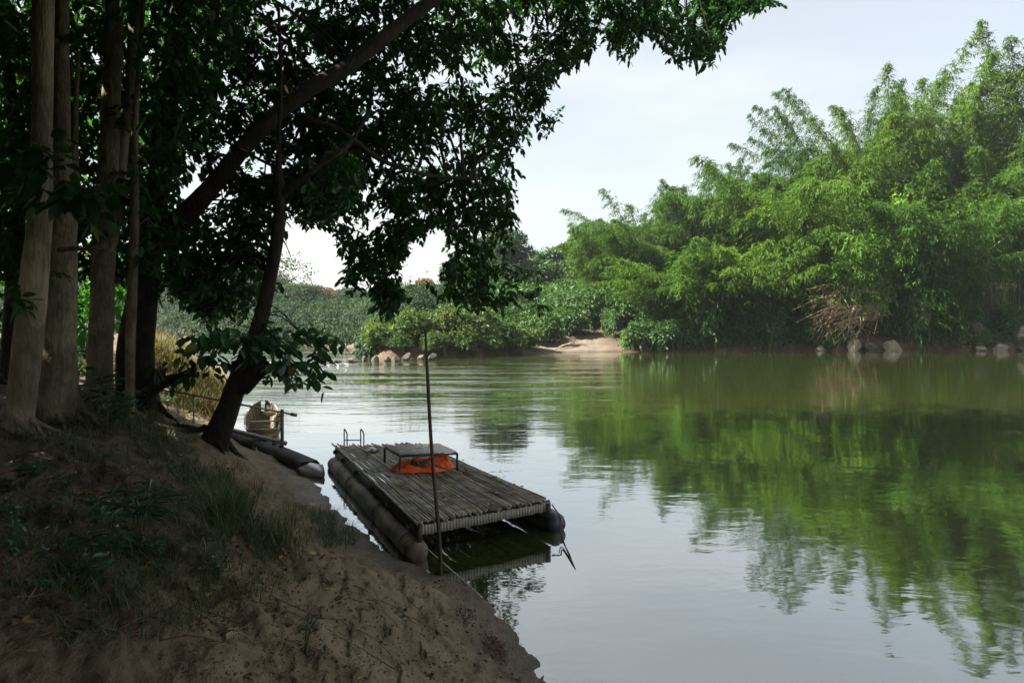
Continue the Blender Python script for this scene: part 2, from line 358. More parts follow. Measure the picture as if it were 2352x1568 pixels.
def terrain(x, y, fine=True):
    x = np.asarray(x, float); y = np.asarray(y, float)
    wob = (fbm(x*.9, y*.9, None, 3, 3)-.5)*.55*np.clip((np.hypot(x+2.5, y-11)-1.5)/4, .15, 1) + (fbm(x*4, y*4, None, 33, 2)-.5)*.14
    rr = np.hypot(x, y)
    dl = np.where(inside(x, y, LPOLY), 1, -1)*seg_dist(x, y, LS) + wob*np.clip(rr/14, .35, 1.2)
    dr = np.where(inside(x, y, RPOLY), 1, -1)*seg_dist(x, y, RS) + wob*1.5
    zl = np.interp(dl, LP_D, LP_Z)
    bw = np.clip(1-np.abs(x-6.2)/8.6, 0, 1); bw = np.clip(bw*2, 0, 1)*(y < 90)
    fw = np.clip((-x-9)/4, 0, 1)
    zr = np.interp(dr, RP_D, RP_Z)*(1-bw)+np.interp(dr, BP_D, BP_Z)*bw
    zr = zr*(1-fw)+np.interp(dr, FP_D, FP_Z)*fw
    z = np.maximum(zl, zr)
    land = np.clip(z*3, 0, 1)
    z = z + land*(fbm(x*.5, y*.5, None, 11, 4)-.5)*np.clip(np.maximum(dl, dr)*.12, .02, 1.6)*np.where(dl > 0, .8, 1)
    if fine:
        nr = np.clip((32-rr)/20, 0, 1)*np.clip(z*6+.25, 0, 1)*(dl > -.5)
        z = z + nr*((fbm(x*2.3, y*2.3, None, 21, 4)-.5)*.2 + (fbm(x*7+y*1.5, y*4, None, 22, 4)-.5)*(.05+.07*np.clip(dl-1.2, 0, 1)) + np.abs(fbm(x*13, y*7, None, 23, 3)-.5)*-.06)
        # little erosion terraces that run along the shore
        te = dl*3.2 + (fbm(x*1.2, y*1.2, None, 29, 3)-.5)*3.2
        z = z + nr*np.clip(1-np.abs(dl-1.2)/1.6, 0, 1)*.03*((te % 1.0)**2.5-.3)
        for (cx, cy, r_, dp) in PITS:
            q = ((x-cx)**2+(y-cy)**2)/(r_*r_)
            z = z - .7*dp*np.exp(-q*1.4) + dp*.25*np.exp(-(np.sqrt(q)-1.35)**2*5)
    return z, dl, dr
def gz(x, y):
    z, _, _ = terrain(np.array([x], float), np.array([y], float)); return float(z[0])
def hit(px, py, lo=2.0, hi=70.0):
    d = np.geomspace(lo, hi, 1500); x = (px-W0/2)/F0*d; z = CAMH-(py-HZ)/F0*d
    t, _, _ = terrain(x, d); k = np.nonzero(z <= np.maximum(t, 0))[0]
    i = k[0] if len(k) else -1
    return float(x[i]), float(d[i]), float(max(t[i], 0))

def build_ground():
    ang = np.concatenate([np.linspace(-46, 46, 500), np.linspace(50, 310, 64)])*PI/180
    rad = np.concatenate([[.5], np.geomspace(.9, 1100, 560)])
    A, R = np.meshgrid(ang, rad)
    x = np.sin(A)*R; y = np.cos(A)*R
    z, dl, dr = terrain(x.ravel(), y.ravel())
    z = z.reshape(x.shape); n, m = x.shape
    V = np.stack([x, y, z], -1).reshape(-1, 3)
    V = np.vstack([V, [[0, 0, float(z[0].mean())]]])
    i = np.arange(n-1)[:, None]*m; j = np.arange(m)[None]; k = (j+1) % m
    F = np.stack([i+j, i+m+j, i+m+k, i+k], -1).reshape(-1, 4)
    T = np.stack([np.full(m, n*m), np.arange(m), (np.arange(m)+1) % m], -1)
    mb = MB(); mb.add(V, [F, T], .5)
    me = mb.mesh('ground', M['ground'], True)
    # soil zones
    X, Y, Z = V[:, 0], V[:, 1], V[:, 2]
    dl = np.append(dl, 3); dr = np.append(dr, -50)
    sand = np.array([.24, .182, .114]); soil = np.array([.105, .08, .048]); earth = np.array([.105, .068, .043]); beach = np.array([.14, .116, .09]); humus = np.array([.06, .045, .03]); pink = np.array([.12, .09, .07])
    s = np.clip((dl-1.4+(fbm(X*.8, Y*.8, None, 41, 4)-.5)*3.2-np.clip((6.5-Y)*.5, 0, 1.2))/1.0, 0, 1)[:, None]
    c = sand*(1-s)+soil*s
    rg = (dr > -20)[:, None]
    s2 = np.clip((dr-2.0+(fbm(X*.3, Y*.3, None, 42, 3)-.5)*3)/1.5, 0, 1)[:, None]
    bw = np.clip(2*np.clip(1-np.abs(X-4.6)/6.2, 0, 1), 0, 1)[:, None]
    s3 = np.clip((dr-6)/2, 0, 1)[:, None]
    s5 = np.clip((dr-1.5+(fbm(X*.15, Y*.15, None, 47, 3)-.5)*4)/1.5, 0, 1)[:, None]
    fw = np.clip((-X-11)/3, 0, 1)[:, None]
    cr = (earth*(1-s2)+humus*s2)*(1-bw)+(beach*(1-s3)+humus*s3)*bw
    cr = cr*(1-fw)+(pink*(1-s5)+humus*s5)*fw
    c = np.where(rg & (dr > dl)[:, None], cr, c)
    ca = me.attributes.new('zone', 'FLOAT_COLOR', 'POINT'); ca.data.foreach_set('color', np.hstack([c, np.ones((len(c), 1))]).astype(np.float32).ravel())
    wv = np.clip(1-(Z-.03)/.22+(fbm(X*2, Y*2, None, 44, 2)-.5)*.5, 0, 1)
    wa = me.attributes.new('wet', 'FLOAT', 'POINT'); wa.data.foreach_set('value', wv.astype(np.float32))
    o = bpy.data.objects.new('ground', me); COL.objects.link(o); tag(o, 'sandy river banks, brown sand in front and red earth across', 'ground', None, 'structure')
build_ground()
mb = MB(); mb.add([(-1100, -1100, 0), (1100, -1100, 0), (1100, 1100, 0), (-1100, 1100, 0)], np.array([[0, 1, 2, 3]]), .5)
tag(mb.obj('river_water', M['water']), 'calm olive green river', 'water', None, 'structure')

# ------------------------------------------------------------------ leaf sprays
def sprays(mb, c, d, k, lt, ln, wd, droop=.35, twig=None, rnd_hi=1.0, spread=.8):
    """twigs at c pointing d, k alternate leaves on each"""
    n = len(c)
    if n == 0: return
    d = unit(d)
    side = unit(np.cross(d, np.array([0, 0, 1.])+rng.normal(0, .3, (n, 3)))); 
    lt = np.broadcast_to(lt, (n,))
    base = rng.random(n)
    for i in range(k):
        t = (i+.6)/k
        p = c + d*(lt*t)[:, None] + np.array([0, 0, -1.])*(droop*lt*t*t)[:, None] + rng.normal(0, .03, (n, 3))*lt[:, None]
        sgn = 1 if i % 2 else -1
        ld = d*(.35+.5*t) + side*sgn*spread*(1.0-.5*t) + np.array([0, 0, -.45]) + rng.normal(0, .35, (n, 3))
        nr = np.array([0, 0, 1.]) + side*sgn*.25 + rng.normal(0, .45, (n, 3))
        l = ln*rng.uniform(.65, 1.25, n)
        mb.leaves(p, ld, nr, l, l*wd/ln, np.clip(base*.35+rng.random(n)*.65, 0, 1)*rnd_hi, .2)
    if twig is not None:
        for q in range(n):
            t = np.array([0, .5, 1.])[:, None]
            twig.tube(c[q]+d[q]*lt[q]*t+np.array([0, 0, -1.])*droop*lt[q]*t*t, [.008, .006, .003], 3, False)
def sample_poly(poly, n, gap=None):
    poly = np.asarray(poly, float); lo, hi = poly.min(0), poly.max(0); out = []; m = 0
    while m < n:
        q = rng.uniform(lo, hi, (n*2+50, 2)); q = q[inside(q[:, 0], q[:, 1], poly)]
        if gap is not None:
            g = fbm(q[:, 0]/gap[0], q[:, 1]/gap[0], None, gap[2], 3); q = q[(g > gap[1]) | (rng.random(len(q)) < .12)]
        out.append(q); m += len(q)
    return np.vstack(out)[:n]
def lift(q, d):
    return np.stack([(q[:, 0]-W0/2)/F0*d, d, CAMH-(q[:, 1]-HZ)/F0*d], 1)
def trunk_path(pts):
    """pts: (px, py, width_px, d)"""
    c = np.array([P(a, b_, d) for a, b_, w, d in pts]); r = np.array([w*.83/2/F0*d for a, b_, w, d in pts])
    q = spline(np.hstack([c, r[:, None]]), 7)
    return q[:, :3], q[:, 3]
def root_flare(path, rad, k=1.35, h=.5):
    z = path[:, 2]-path[0, 2]; return rad*(1+(k-1)*np.exp(-z/h*1.5))
def branchlets(mb, limb, targets, r0=.03, sag=.25, seg=5):
    for t in targets:
        dd = np.linalg.norm(limb-t, axis=1); i = int(np.argmin(dd+rng.random(len(dd))*.8)); a = limb[i]
        m1 = a*.65+t*.35+np.array([0, 0, 1.])*sag*dd[i]*.5+rng.normal(0, .05, 3)*dd[i]; m2 = a*.25+t*.75+np.array([0, 0, 1.])*sag*dd[i]*.3+rng.normal(0, .05, 3)*dd[i]
        q = spline([a, m1, m2, t], 5); mb.tube(q, np.linspace(r0*min(1, .35+dd[i]*.2), .006, len(q)), seg, False)

UP = np.array([0, 0, 1.])
def outward(n, bias=(0, 0, -.3), sc=1.0):
    return rng.normal(0, sc, (n, 3))*np.array([1, 1, .5])+np.array(bias)

# ------------------------------------------------------------------ the trees on the near bank
def near_tree(name, label, stems, mat, limbs=(), group=None):
    bx, by, bz = hit(stems[0][0][0], stems[0][0][1])
    o = thing(name, label, 'tree', group, (0, 0, 0))
    mb = MB(); paths = []
    for s_, st in enumerate(stems):
        d0 = by if s_ == 0 else None
        dd = [(a, b_, w, (by if d is None else by+d)) for a, b_, w, d in st]
        if s_ == 0: dd.insert(0, (dd[0][0]-(dd[1][0]-dd[0][0])*.1, dd[0][1]+35, dd[0][2]*1.1, dd[0][3]))
        p, r = trunk_path(dd)
        if s_ == 0: r = root_flare(p, r)
        mb.tube(p, r, 18, True, .16); paths.append(p)
    rr = random.Random(int(bx*100)); rb = paths[0][0]; w0 = stems[0][0][2]*.83/2/F0*by
    for k in range(6 if w0 > .1 else 3):
        a = k*2*PI/6+rr.uniform(-.35, .35); L = rr.uniform(.35, .95)*min(1, w0/.2+.3); dv_ = np.array([math.cos(a), math.sin(a)]); q_ = []
        for u in np.linspace(0, 1, 7):
            xy = np.array([bx, by])+dv_*(w0*.55+L*u)+np.array([-dv_[1], dv_[0]])*.1*math.sin(u*4+k)*L; q_.append([xy[0], xy[1], gz(xy[0], xy[1])+.24*(1-u)**2.6+.012-.05*u])
        mb.tube(spline(q_, 3), np.linspace(w0*.26, .01, 19), 8, True, .2)
    mb.obj('trunk', mat, o, True)
    lp = []
    for lb in limbs:
        dd = [(a, b_, w, by+d) for a, b_, w, d in lb]
        p, r = trunk_path(dd); lm = MB(); lm.tube(p, r, 12, True, .18); lm.obj('limb', mat, o, True); lp.append(p)
    return o, by, paths, lp

G1 = 'tall trees on the near bank'
# pale trunk in front, far left
t1, d1, p1, _ = near_tree('riverside_tree', 'tall tree with the palest trunk, leaning slightly right, nearest on the left bank',
    [[(42, 985, 66, None), (52, 900, 66, None), (70, 720, 72, 0), (90, 523, 60, 0), (96, 300, 51, .1), (100, 0, 50, .2), (110, -260, 42, .4), (120, -420, 30, .6)]], M['bark_pale'], (), G1)
t2, d2, p2, _ = near_tree('riverside_tree', 'thick brown trunk tree standing just behind the pale leaning trunk',
    [[(137, 955, 94, None), (136, 800, 84, None), (143, 523, 68, 0), (141, 300, 46, 0), (140, 0, 36, .2), (138, -300, 26, .3)],
     [(150, 620, 40, .1), (165, 480, 34, .3), (172, 300, 16, .6), (180, 120, 10, .8)]], M['bark_brown'],
    [[(135, 574, 14, -.45), (190, 571, 13, -.5), (254, 575, 11, -.55)]], G1)
t3, d3, p3, _ = near_tree('riverside_tree', 'straight brown tree forking into two stems high up, third trunk from the left edge',
    [[(230, 940, 68, None), (231, 800, 64, None), (240, 523, 58, 0), (253, 300, 48, 0), (263, 0, 46, .1), (270, -300, 36, .3)],
     [(256, 560, 34, .1), (272, 430, 34, .15), (289, 290, 25, .25), (316, 0, 36, .6), (335, -240, 28, 1.0)]], M['bark_brown'], (), G1)
t3b, d3b, p3b, _ = near_tree('riverside_tree', 'slim smooth trunk squeezed in front of the trunk with the great leaning limb',
    [[(298, 960, 24, None), (300, 760, 26, -.1), (309, 523, 25, -.1), (310, 300, 17, 0), (322, 120, 12, .3), (335, -60, 10, .4)]], M['bark_brown'], (), G1)
LIMB = [(352, 560, 66, .15), (420, 500, 57, -.1), (490, 425, 50, -.2), (590, 305, 48, 0), (700, 212, 45, .4), (800, 152, 42, .9), (900, 72, 39, 1.6), (1000, -2, 36, 2.4), (1150, -95, 34, 3.2), (1350, -140, 24, 3.8), (1560, -130, 15, 4.2)]
t4, d4, p4, l4 = near_tree('leaning_limb_tree', 'big dark tree whose long heavy limb reaches right over the river',
    [[(330, 935, 76, None), (327, 800, 58, None), (342, 640, 56, 0), (347, 523, 56, .1), (372, 380, 62, .2), (388, 200, 60, .3), (415, 0, 50, .5), (440, -300, 36, .8)],
     [(283, 930, 40, .35), (282, 810, 34, .4), (300, 700, 30, .45), (322, 590, 26, .5), (335, 500, 20, .5)]], M['bark_dark'],
    [LIMB, [(322, 915, 44, -.2), (372, 880, 34, -.25), (420, 864, 26, -.3), (446, 845, 18, -.3), (436, 828, 10, -.3)],
     [(690, 270, 20, .5), (780, 300, 17, .8), (880, 370, 14, 1.6), (1000, 405, 11, 2.6), (1090, 410, 8, 3.4)]], G1)
t5, d5, p5, l5 = near_tree('leaning_tree', 'leaning dark tree at the water edge with a stub and low leaves, beside the boat',
    [[(492, 1022, 66, None), (520, 950, 58, None), (545, 880, 54, 0), (592, 760, 42, 0), (622, 630, 35, 0), (640, 520, 33, .05), (640, 440, 32, .1), (640, 340, 13, .2), (645, 180, 10, .3), (640, 20, 8, .4)]], M['bark_dark'],
    [[(558, 892, 44, 0), (585, 862, 42, -.1), (604, 846, 38, -.15), (612, 838, 30, -.2)],
     [(642, 455, 24, .1), (668, 432, 20, .1), (720, 392, 17, .3), (800, 332, 14, .6), (850, 250, 10, 1.0)],
     [(640, 470, 9, .1), (668, 487, 7, .1), (690, 490, 4, .1), (720, 505, 3, .1)],
     [(648, 548, 5, 0), (658, 565, 3, 0), (668, 590, 2, 0)]], G1)
t0, d0, p0, _ = near_tree('riverside_tree', 'dark crooked tree at the extreme left edge behind the pale trunk',
    [[(12, 880, 34, None), (20, 760, 32, 0), (32, 600, 32, 0), (46, 470, 30, 0), (36, 320, 30, .1), (22, 180, 30, .2), (10, 0, 28, .3), (-5, -250, 22, .4)]], M['bark_dark'], (), G1)

def crown(owner, parts, mat, name='crown'):
    mb = MB(); tw = MB()
    for (c, d, k, lt, ln, wd) in parts: sprays(mb, c, d, k, lt, ln, wd, twig=None)
    return mb.obj(name, mat, owner)
GAPS = [np.array(g, float) for g in ([(650, 490), (690, 522), (758, 525), (792, 585), (772, 655), (700, 672), (640, 650), (612, 628), (640, 560)], [(945, 562), (1010, 520), (1045, 575), (1008, 630), (990, 672), (950, 655), (925, 620)],
    [(655, 455), (690, 470), (670, 500), (650, 500)], [(468, 118), (500, 112), (540, 160), (515, 178)], [(800, 655), (850, 640), (872, 700), (820, 690)], [(1195, 345), (1320, 290), (1320, 600), (1200, 560)])]
def fit(c, poly, lt=.5, droop=.35, bias=(0, 0, -.3), tries=7):
    poly = np.asarray(poly, float); d = unit(outward(len(c), bias)); ok = np.zeros(len(c), bool); jx = rng.normal(0, 13, len(c)); jy = rng.normal(0, 13, len(c))
    for k in range(tries):
        good = np.ones(len(c), bool)
        for u in (0.05, .5, .9):
            px, py = proj(c+d*lt*u-UP*droop*lt*u*u); px = px+jx; py = py+jy; g = inside(px, np.maximum(py, -55), poly)
            for q in GAPS: g &= ~inside(px, py, q)
            good &= g
        ok |= good
        nd = unit(outward(len(c), bias)); d = np.where(ok[:, None], d, nd)
    return c[ok], d[ok]
# outline of the shared canopy in bearings, each leaf spray at its own depth
P4 = [(380, -60), (1800, -60), (1795, 0), (1680, 45), (1660, 95), (1640, 150), (1585, 150), (1540, 130), (1505, 85), (1455, 90), (1430, 150), (1408, 145), (1395, 90), (1375, 60), (1365, 110), (1325, 155), (1262, 185), (1262, 235), (1298, 268), (1280, 290), (1235, 298), (1200, 330), (1165, 330),
      (1175, 420), (1185, 470), (1190, 540), (1168, 555), (1182, 592), (1230, 620), (1262, 672), (1238, 715), (1205, 682), (1170, 702), (1080, 708), (1040, 682), (995, 682), (1015, 620), (1045, 575), (1015, 520), (950, 552), (918, 620), (940, 652), (928, 692), (890, 735), (872, 705), (850, 650), (805, 660), (780, 650), (792, 580), (765, 520), (690, 515), (655, 460), (600, 460), (520, 440), (420, 350)]
def depth4(q):
    x = q[:, 0]
    return d4 + np.interp(x, [350, 600, 900, 1100, 1300, 1800], [.9, 1.2, 2.2, 4.6, 4.4, 4.2]) + rng.gamma(2., .75, len(q)) - .4
q = sample_poly(P4, 3900, (60, .42, 5))
thin = (np.abs(q[:, 0]-560) < 150) & (q[:, 1] < 430) & (rng.random(len(q)) < .4); q = q[~thin]
c4 = lift(q, depth4(q))
# rim sprays so that the outline stays leafy
def rim(poly, step=16, jit=10):
    poly = np.asarray(poly, float); out = []
    for a, b_ in zip(poly[:-1], poly[1:]):
        m = max(1, int(np.linalg.norm(b_-a)/step)); t = rng.random(m)[:, None]; out.append(a+(b_-a)*t+rng.normal(0, jit, (m, 2)))
    return np.vstack(out)
rm = rim(P4[2:50], 12, 16); rm[:, 1] -= 14; cr_ = lift(rm, depth4(rm))
c4 = np.vstack([c4, cr_])
lo4 = lift(sample_poly([(345, 845), (400, 822), (520, 832), (492, 866), (430, 858), (360, 862)], 16), np.full(16, d4-.3)+rng.normal(0, .2, 16))
c4, e4 = fit(c4, P4)
mb = MB(); sprays(mb, c4, e4, 12, .5, .165, .088); sprays(mb, lo4, outward(16), 5, .3, .17, .1, .1)
# unseen canopy above the frame, put in to cast shade
def top_canopy(n, lo, hi):
    c = rng.uniform(lo, hi, (n*3, 3)); px, py = proj(c)
    mg = 60+1.9/np.maximum(c[:, 1], .3)*F0
    vis = ((py > -mg) & (px > -mg) & (px < W0+mg) & (c[:, 1] > -1.0)) | ((c[:, 1] > .3) & (px > 1250) & (px < 2900) & (py > -900))
    return c[~vis][:n]
tc = top_canopy(5200, (-10, 2.5, 7.2), (5.0, 15.5, 11.5)); sprays(mb, tc, outward(len(tc)), 10, .7, .24, .13)  # unseen overhead sprays, added to shade raft, bank and water
tc = top_canopy(1700, (-8, 9, 12.3), (.8, 16.5, 15)); sprays(mb, tc, outward(len(tc)), 10, .8, .28, .16)  # higher unseen sprays, added to shade a sunlit strip of river
mb.obj('crown', M['crown'], t4)
def twigs_for(mb, c, d, lt, droop=.35, step=1):
    for q in range(0, len(c), step):
        t = np.array([-.35, .3, .9])[:, None]; mb.tube(c[q]+d[q]*lt*t+np.array([0, 0, -1.])*droop*lt*np.maximum(t, 0)**2, [.008, .006, .003], 3, False)
bl = MB(); twigs_for(bl, c4, e4, .5, .35, 2); tg = c4[rng.choice(len(c4), 90, False)]; branchlets(bl, np.vstack([l4[0], l4[2]]), tg, .045); bl.obj('branches', M['bark_dark'], t4, True)

P5 = [(560, 430), (640, 390), (800, 310), (850, 420), (760, 510), (668, 505), (640, 560), (600, 632), (668, 662), (600, 684), (545, 715), (470, 735), (430, 715), (372, 640), (385, 540), (480, 470)]
q = sample_poly(P5, 700, (50, .42, 9)); c5, e5 = fit(lift(q, d5+.4+rng.gamma(2., .8, len(q))), P5)
P5L = [(455, 760), (520, 742), (640, 742), (700, 755), (800, 762), (795, 778), (745, 800), (735, 868), (690, 878), (632, 890), (604, 850), (560, 800), (500, 800), (470, 838), (440, 820)]
q = sample_poly(P5L, 74); c5l = lift(q, d5-.3+rng.normal(0, .5, len(q)))
mb = MB(); sprays(mb, c5, e5, 11, .5, .16, .085); sprays(mb, c5l, outward(len(c5l), (.25, 0, -.2)), 6, .36, .2, .13, .2)
mb.obj('crown', M['lowleaf'], t5)
bl = MB(); branchlets(bl, p5[0][25:40], c5l[:26], .02); branchlets(bl, np.vstack([p5[0][35:], l5[1]]), c5[rng.choice(len(c5), 40, False)], .03); bl.obj('branches', M['bark_dark'], t5, True)
# crowns of the left trunks, mostly behind them
PL = [(-160, -90), (600, -90), (520, 200), (440, 380), (400, 560), (380, 690), (300, 640), (-160, 640)]
for own, seed, dd, n_, box in ((t1, 61, 12.5, 480, ((-13, 4, 7.2), (-6, 11, 12))), (t2, 62, 14, 520, ((-15, 9, 9), (-8, 15, 12.5))), (t3, 63, 15.5, 560, ((-12, 6, 8), (-5, 12, 12))), (t0, 64, 17, 560, ((-17, 8, 8), (-11, 17, 12.5))), (t3b, 65, 12.2, 300, ((-8, 5, 8), (-4, 9, 11)))):
    q = sample_poly(PL, n_, (75, .42, seed)); c, e_ = fit(lift(q, dd+rng.normal(0, 1.1, len(q))), PL)
    mb = MB(); sprays(mb, c, e_, 11, .55, .165, .09)
    tc = top_canopy(520, *box); sprays(mb, tc, outward(len(tc)), 9, .7, .26, .14)
    if own is t1:
        q = sample_poly([(60, 345), (150, 335), (245, 460), (235, 500), (160, 470), (70, 460)], 26); c = lift(q, d1-1.1+rng.normal(0, .25, 26)); sprays(mb, c, outward(26), 5, .3, .19, .13, .15)
        q = sample_poly([(0, 660), (40, 650), (48, 700), (10, 740), (0, 730)], 7); c = lift(q, d1-.9+rng.normal(0, .2, 7)); sprays(mb, c, outward(7), 4, .25, .15, .08, .15)
    mb.obj('crown', M['crown'], own)

# woodland behind and beside the near trees: reads as one mass, plus unseen canopy added for shade
mb = MB()
q = sample_poly([(-200, -60), (420, -60), (400, 200), (360, 560), (300, 700), (200, 790), (-200, 800)], 1300, (120, .46, 77)); c = lift(q, rng.uniform(19, 27, len(q)))
sprays(mb, c, outward(len(c)), 11, .8, .24, .13)
c = top_canopy(5000, (-34, -8, 5), (-11, 12.5, 13)); sprays(mb, c, outward(len(c)), 9, .9, .34, .19)  # unseen sprays left of the view, added to shade the bank
c = top_canopy(6200, (-13, -9, 5.5), (3.5, 8, 11)); sprays(mb, c, outward(len(c)), 9, .9, .34, .19)  # unseen sprays over and behind the camera, added to shade the near ground
q = sample_poly([(-200, 690), (205, 690), (205, 850), (-200, 900)], 260, (60, .4, 78)); c = lift(q, rng.uniform(15, 22, len(q))); sprays(mb, c, outward(len(c)), 10, .5, .2, .1)
tag(mb.obj('woodland', M['woodleaf']), 'dense green woodland behind the left trunks, with unseen canopy added for shade', 'woodland', None, 'stuff')

# ------------------------------------------------------------------ grass, litter, weeds on the near bank
def scatter(poly, n, gap=None):
    q = sample_poly(poly, n, gap); out = []
    d = np.geomspace(2.2, 45, 420)
    for px, py in q:
        x = (px-W0/2)/F0*d; z = CAMH-(py-HZ)/F0*d; out.append((x, d, z))
    X = np.array([o[0] for o in out]); Z = np.array([o[2] for o in out]); Y = np.broadcast_to(d, X.shape)
    T, dl, _ = terrain(X.ravel(), Y.ravel()); T = T.reshape(X.shape)
    k = np.argmax(Z <= T, axis=1); r = np.arange(len(q)); ok = (Z <= T).any(1)
    p = np.stack([X[r, k], Y[r, k], T[r, k]], 1)[ok]
    return p[p[:, 2] > .04]
mb = MB()
def tufts(poly, n, per, ln, wd=.006, gap=None, bend=.35, hi=1.0):
    p = scatter(poly, n, gap)
    c = np.repeat(p, per, 0)+rng.normal(0, .05, (len(p)*per, 3))*np.array([1, 1, 0]); m = len(c)
    d = rng.normal(0, .42, (m, 3)); d[:, 2] = 1
    mb.blades(c-UP*.02, d, ln*rng.uniform(.45, 1.3, m), wd*rng.uniform(.7, 1.4, m), bend*rng.uniform(.3, 1.6, m), np.clip(np.repeat(rng.random(len(p)), per)*.5+rng.random(m)*.5, 0, 1)*hi)
tufts([(60, 960), (360, 960), (470, 1040), (460, 1100), (300, 1080), (60, 1040)], 150, 12, .22, .006, (40, .48, 3))
tufts([(320, 930), (480, 950), (480, 1060), (560, 1100), (420, 1120), (330, 1030)], 150, 12, .2, .006, (40, .46, 4))
tufts([(380, 1120), (560, 1080), (660, 1160), (780, 1190), (760, 1260), (640, 1290), (560, 1250), (420, 1210)], 120, 13, .34, .005, (45, .5, 6), .45)
tufts([(440, 1130), (520, 1110), (560, 1200), (500, 1240)], 60, 18, .42, .006)
tufts([(690, 1170), (800, 1180), (825, 1260), (760, 1265)], 60, 16, .3, .008, None, .6)
tufts([(560, 1220), (680, 1240), (690, 1290), (600, 1290)], 26, 14, .26)
tufts([(0, 1000), (400, 1040), (700, 1320), (500, 1420), (0, 1350)], 330, 9, .14, .005, (60, .45, 8))
tufts([(230, 1230), (620, 1240), (600, 1380), (420, 1460), (120, 1480), (60, 1330)], 150, 10, .15, .005, (50, .46, 14))
tufts([(150, 900), (300, 930), (340, 1000), (180, 1000)], 40, 12, .5, .014, None, .7)
tufts([(520, 960), (600, 1000), (600, 1025), (540, 1010)], 26, 10, .35, .01)
tag(mb.obj('grass', M['grass']), 'thin shaded grass tufts on the brown sandy bank', 'grass', None, 'stuff')
mb = MB()
def gold(poly, d0_, d1_, n, ln):
    x = rng.uniform(poly[0], poly[1], n); y = rng.uniform(d0_, d1_, n); X = (x-W0/2)/F0*y
    z, dl, _ = terrain(X, y); k = dl > .1; c = np.stack([X, y, z], 1)[k]; m = len(c)
    d = rng.normal(0, .35, (m, 3)); d[:, 2] = 1
    mb.blades(c, d, ln*rng.uniform(.5, 1.25, m), .035, .3*rng.random(m), rng.random(m))
gold((345, 540), 20, 33, 2800, .62); gold((300, 430), 24, 36, 1300, 1.1)
tag(mb.obj('gold_grass', M['gold']), 'tall yellow and rust sunlit grass beyond the leaning tree', 'grass', None, 'stuff')
mb = MB()
p = scatter([(0, 960), (420, 930), (560, 1060), (720, 1180), (900, 1300), (1100, 1420), (1150, 1568), (0, 1568)], 2600)
s_ = rng.random(len(p)) < np.where(p[:, 1] < 5.2, .06, np.where(p[:, 2] < .75, .2, .9)); p = p[s_]; m = len(p)
d = rng.normal(0, 1, (m, 3)); d[:, 2] *= .25; l = rng.uniform(.03, .085, m)
mb.leaves(p+UP*.012, d, UP+rng.normal(0, .35, (m, 3)), l, l*.45, rng.random(m)*.97, -.1)
for poly, n_, lo_, hi_ in (([(420, 1330), (900, 1290), (1270, 1568), (380, 1568)], 2200, .008, .024), ([(960, 1300), (1060, 1335), (1290, 1568), (1180, 1568), (1060, 1420)], 1500, .01, .04), ([(0, 1050), (700, 1150), (600, 1450), (0, 1500)], 1500, .012, .05)):
    p = scatter(poly, n_, (70, .46, 51)); m = len(p); d = rng.normal(0, 1, (m, 3)); d[:, 2] *= .3; l = rng.uniform(lo_, hi_, m)
    mb.leaves(p+UP*.006, d, UP+rng.normal(0, .5, (m, 3)), l, l*rng.uniform(.25, .6, m), rng.random(m)*.55, -.15)
tag(mb.obj('leaf_litter', M['dry']), 'brown dead leaves strewn over the bank', 'leaf litter', None, 'stuff')
mb = MB()
p = scatter([(0, 980), (420, 950), (560, 1060), (760, 1180), (930, 1290), (1000, 1420), (850, 1500), (0, 1500)], 130)
for c in p:
    a = rng.random()*2*PI; L = rng.uniform(.1, .45); dv = np.array([math.cos(a), math.sin(a), 0]); q = c+dv*L
    q[2] = gz(q[0], q[1]); mb.tube(spline([c+UP*.004, (c+q)/2+UP*.015+rng.normal(0, .02, 3), q+UP*.006], 3), [.0035]*6+[.002], 4, False)
tag(mb.obj('twigs', M['bark_brown']), 'thin fallen twigs scattered on the bank', 'twigs', None, 'stuff')
mb = MB()
p = scatter([(700, 1180), (960, 1300), (1180, 1450), (1270, 1568), (500, 1568), (420, 1330)], 420, (60, .45, 12)); 
for c in p:
    r_ = rng.uniform(.003, .010); n1_ = 6
    V = rng.normal(0, 1, (8, 3)); V = np.array([[-1, -1, -1], [1, -1, -1], [1, 1, -1], [-1, 1, -1], [-1, -1, 1], [1, -1, 1], [1, 1, 1], [-1, 1, 1]])*(.6+rng.random((8, 3))*.5)*r_*np.array([1.3, 1, .7])
    mb.add(V+c, np.array([[0, 3, 2, 1], [4, 5, 6, 7], [0, 1, 5, 4], [1, 2, 6, 5], [2, 3, 7, 6], [3, 0, 4, 7]]))
tag(mb.obj('soil_clods', M['bark_brown']), 'small dark crumbs of soil on the sand', 'soil', None, 'stuff')

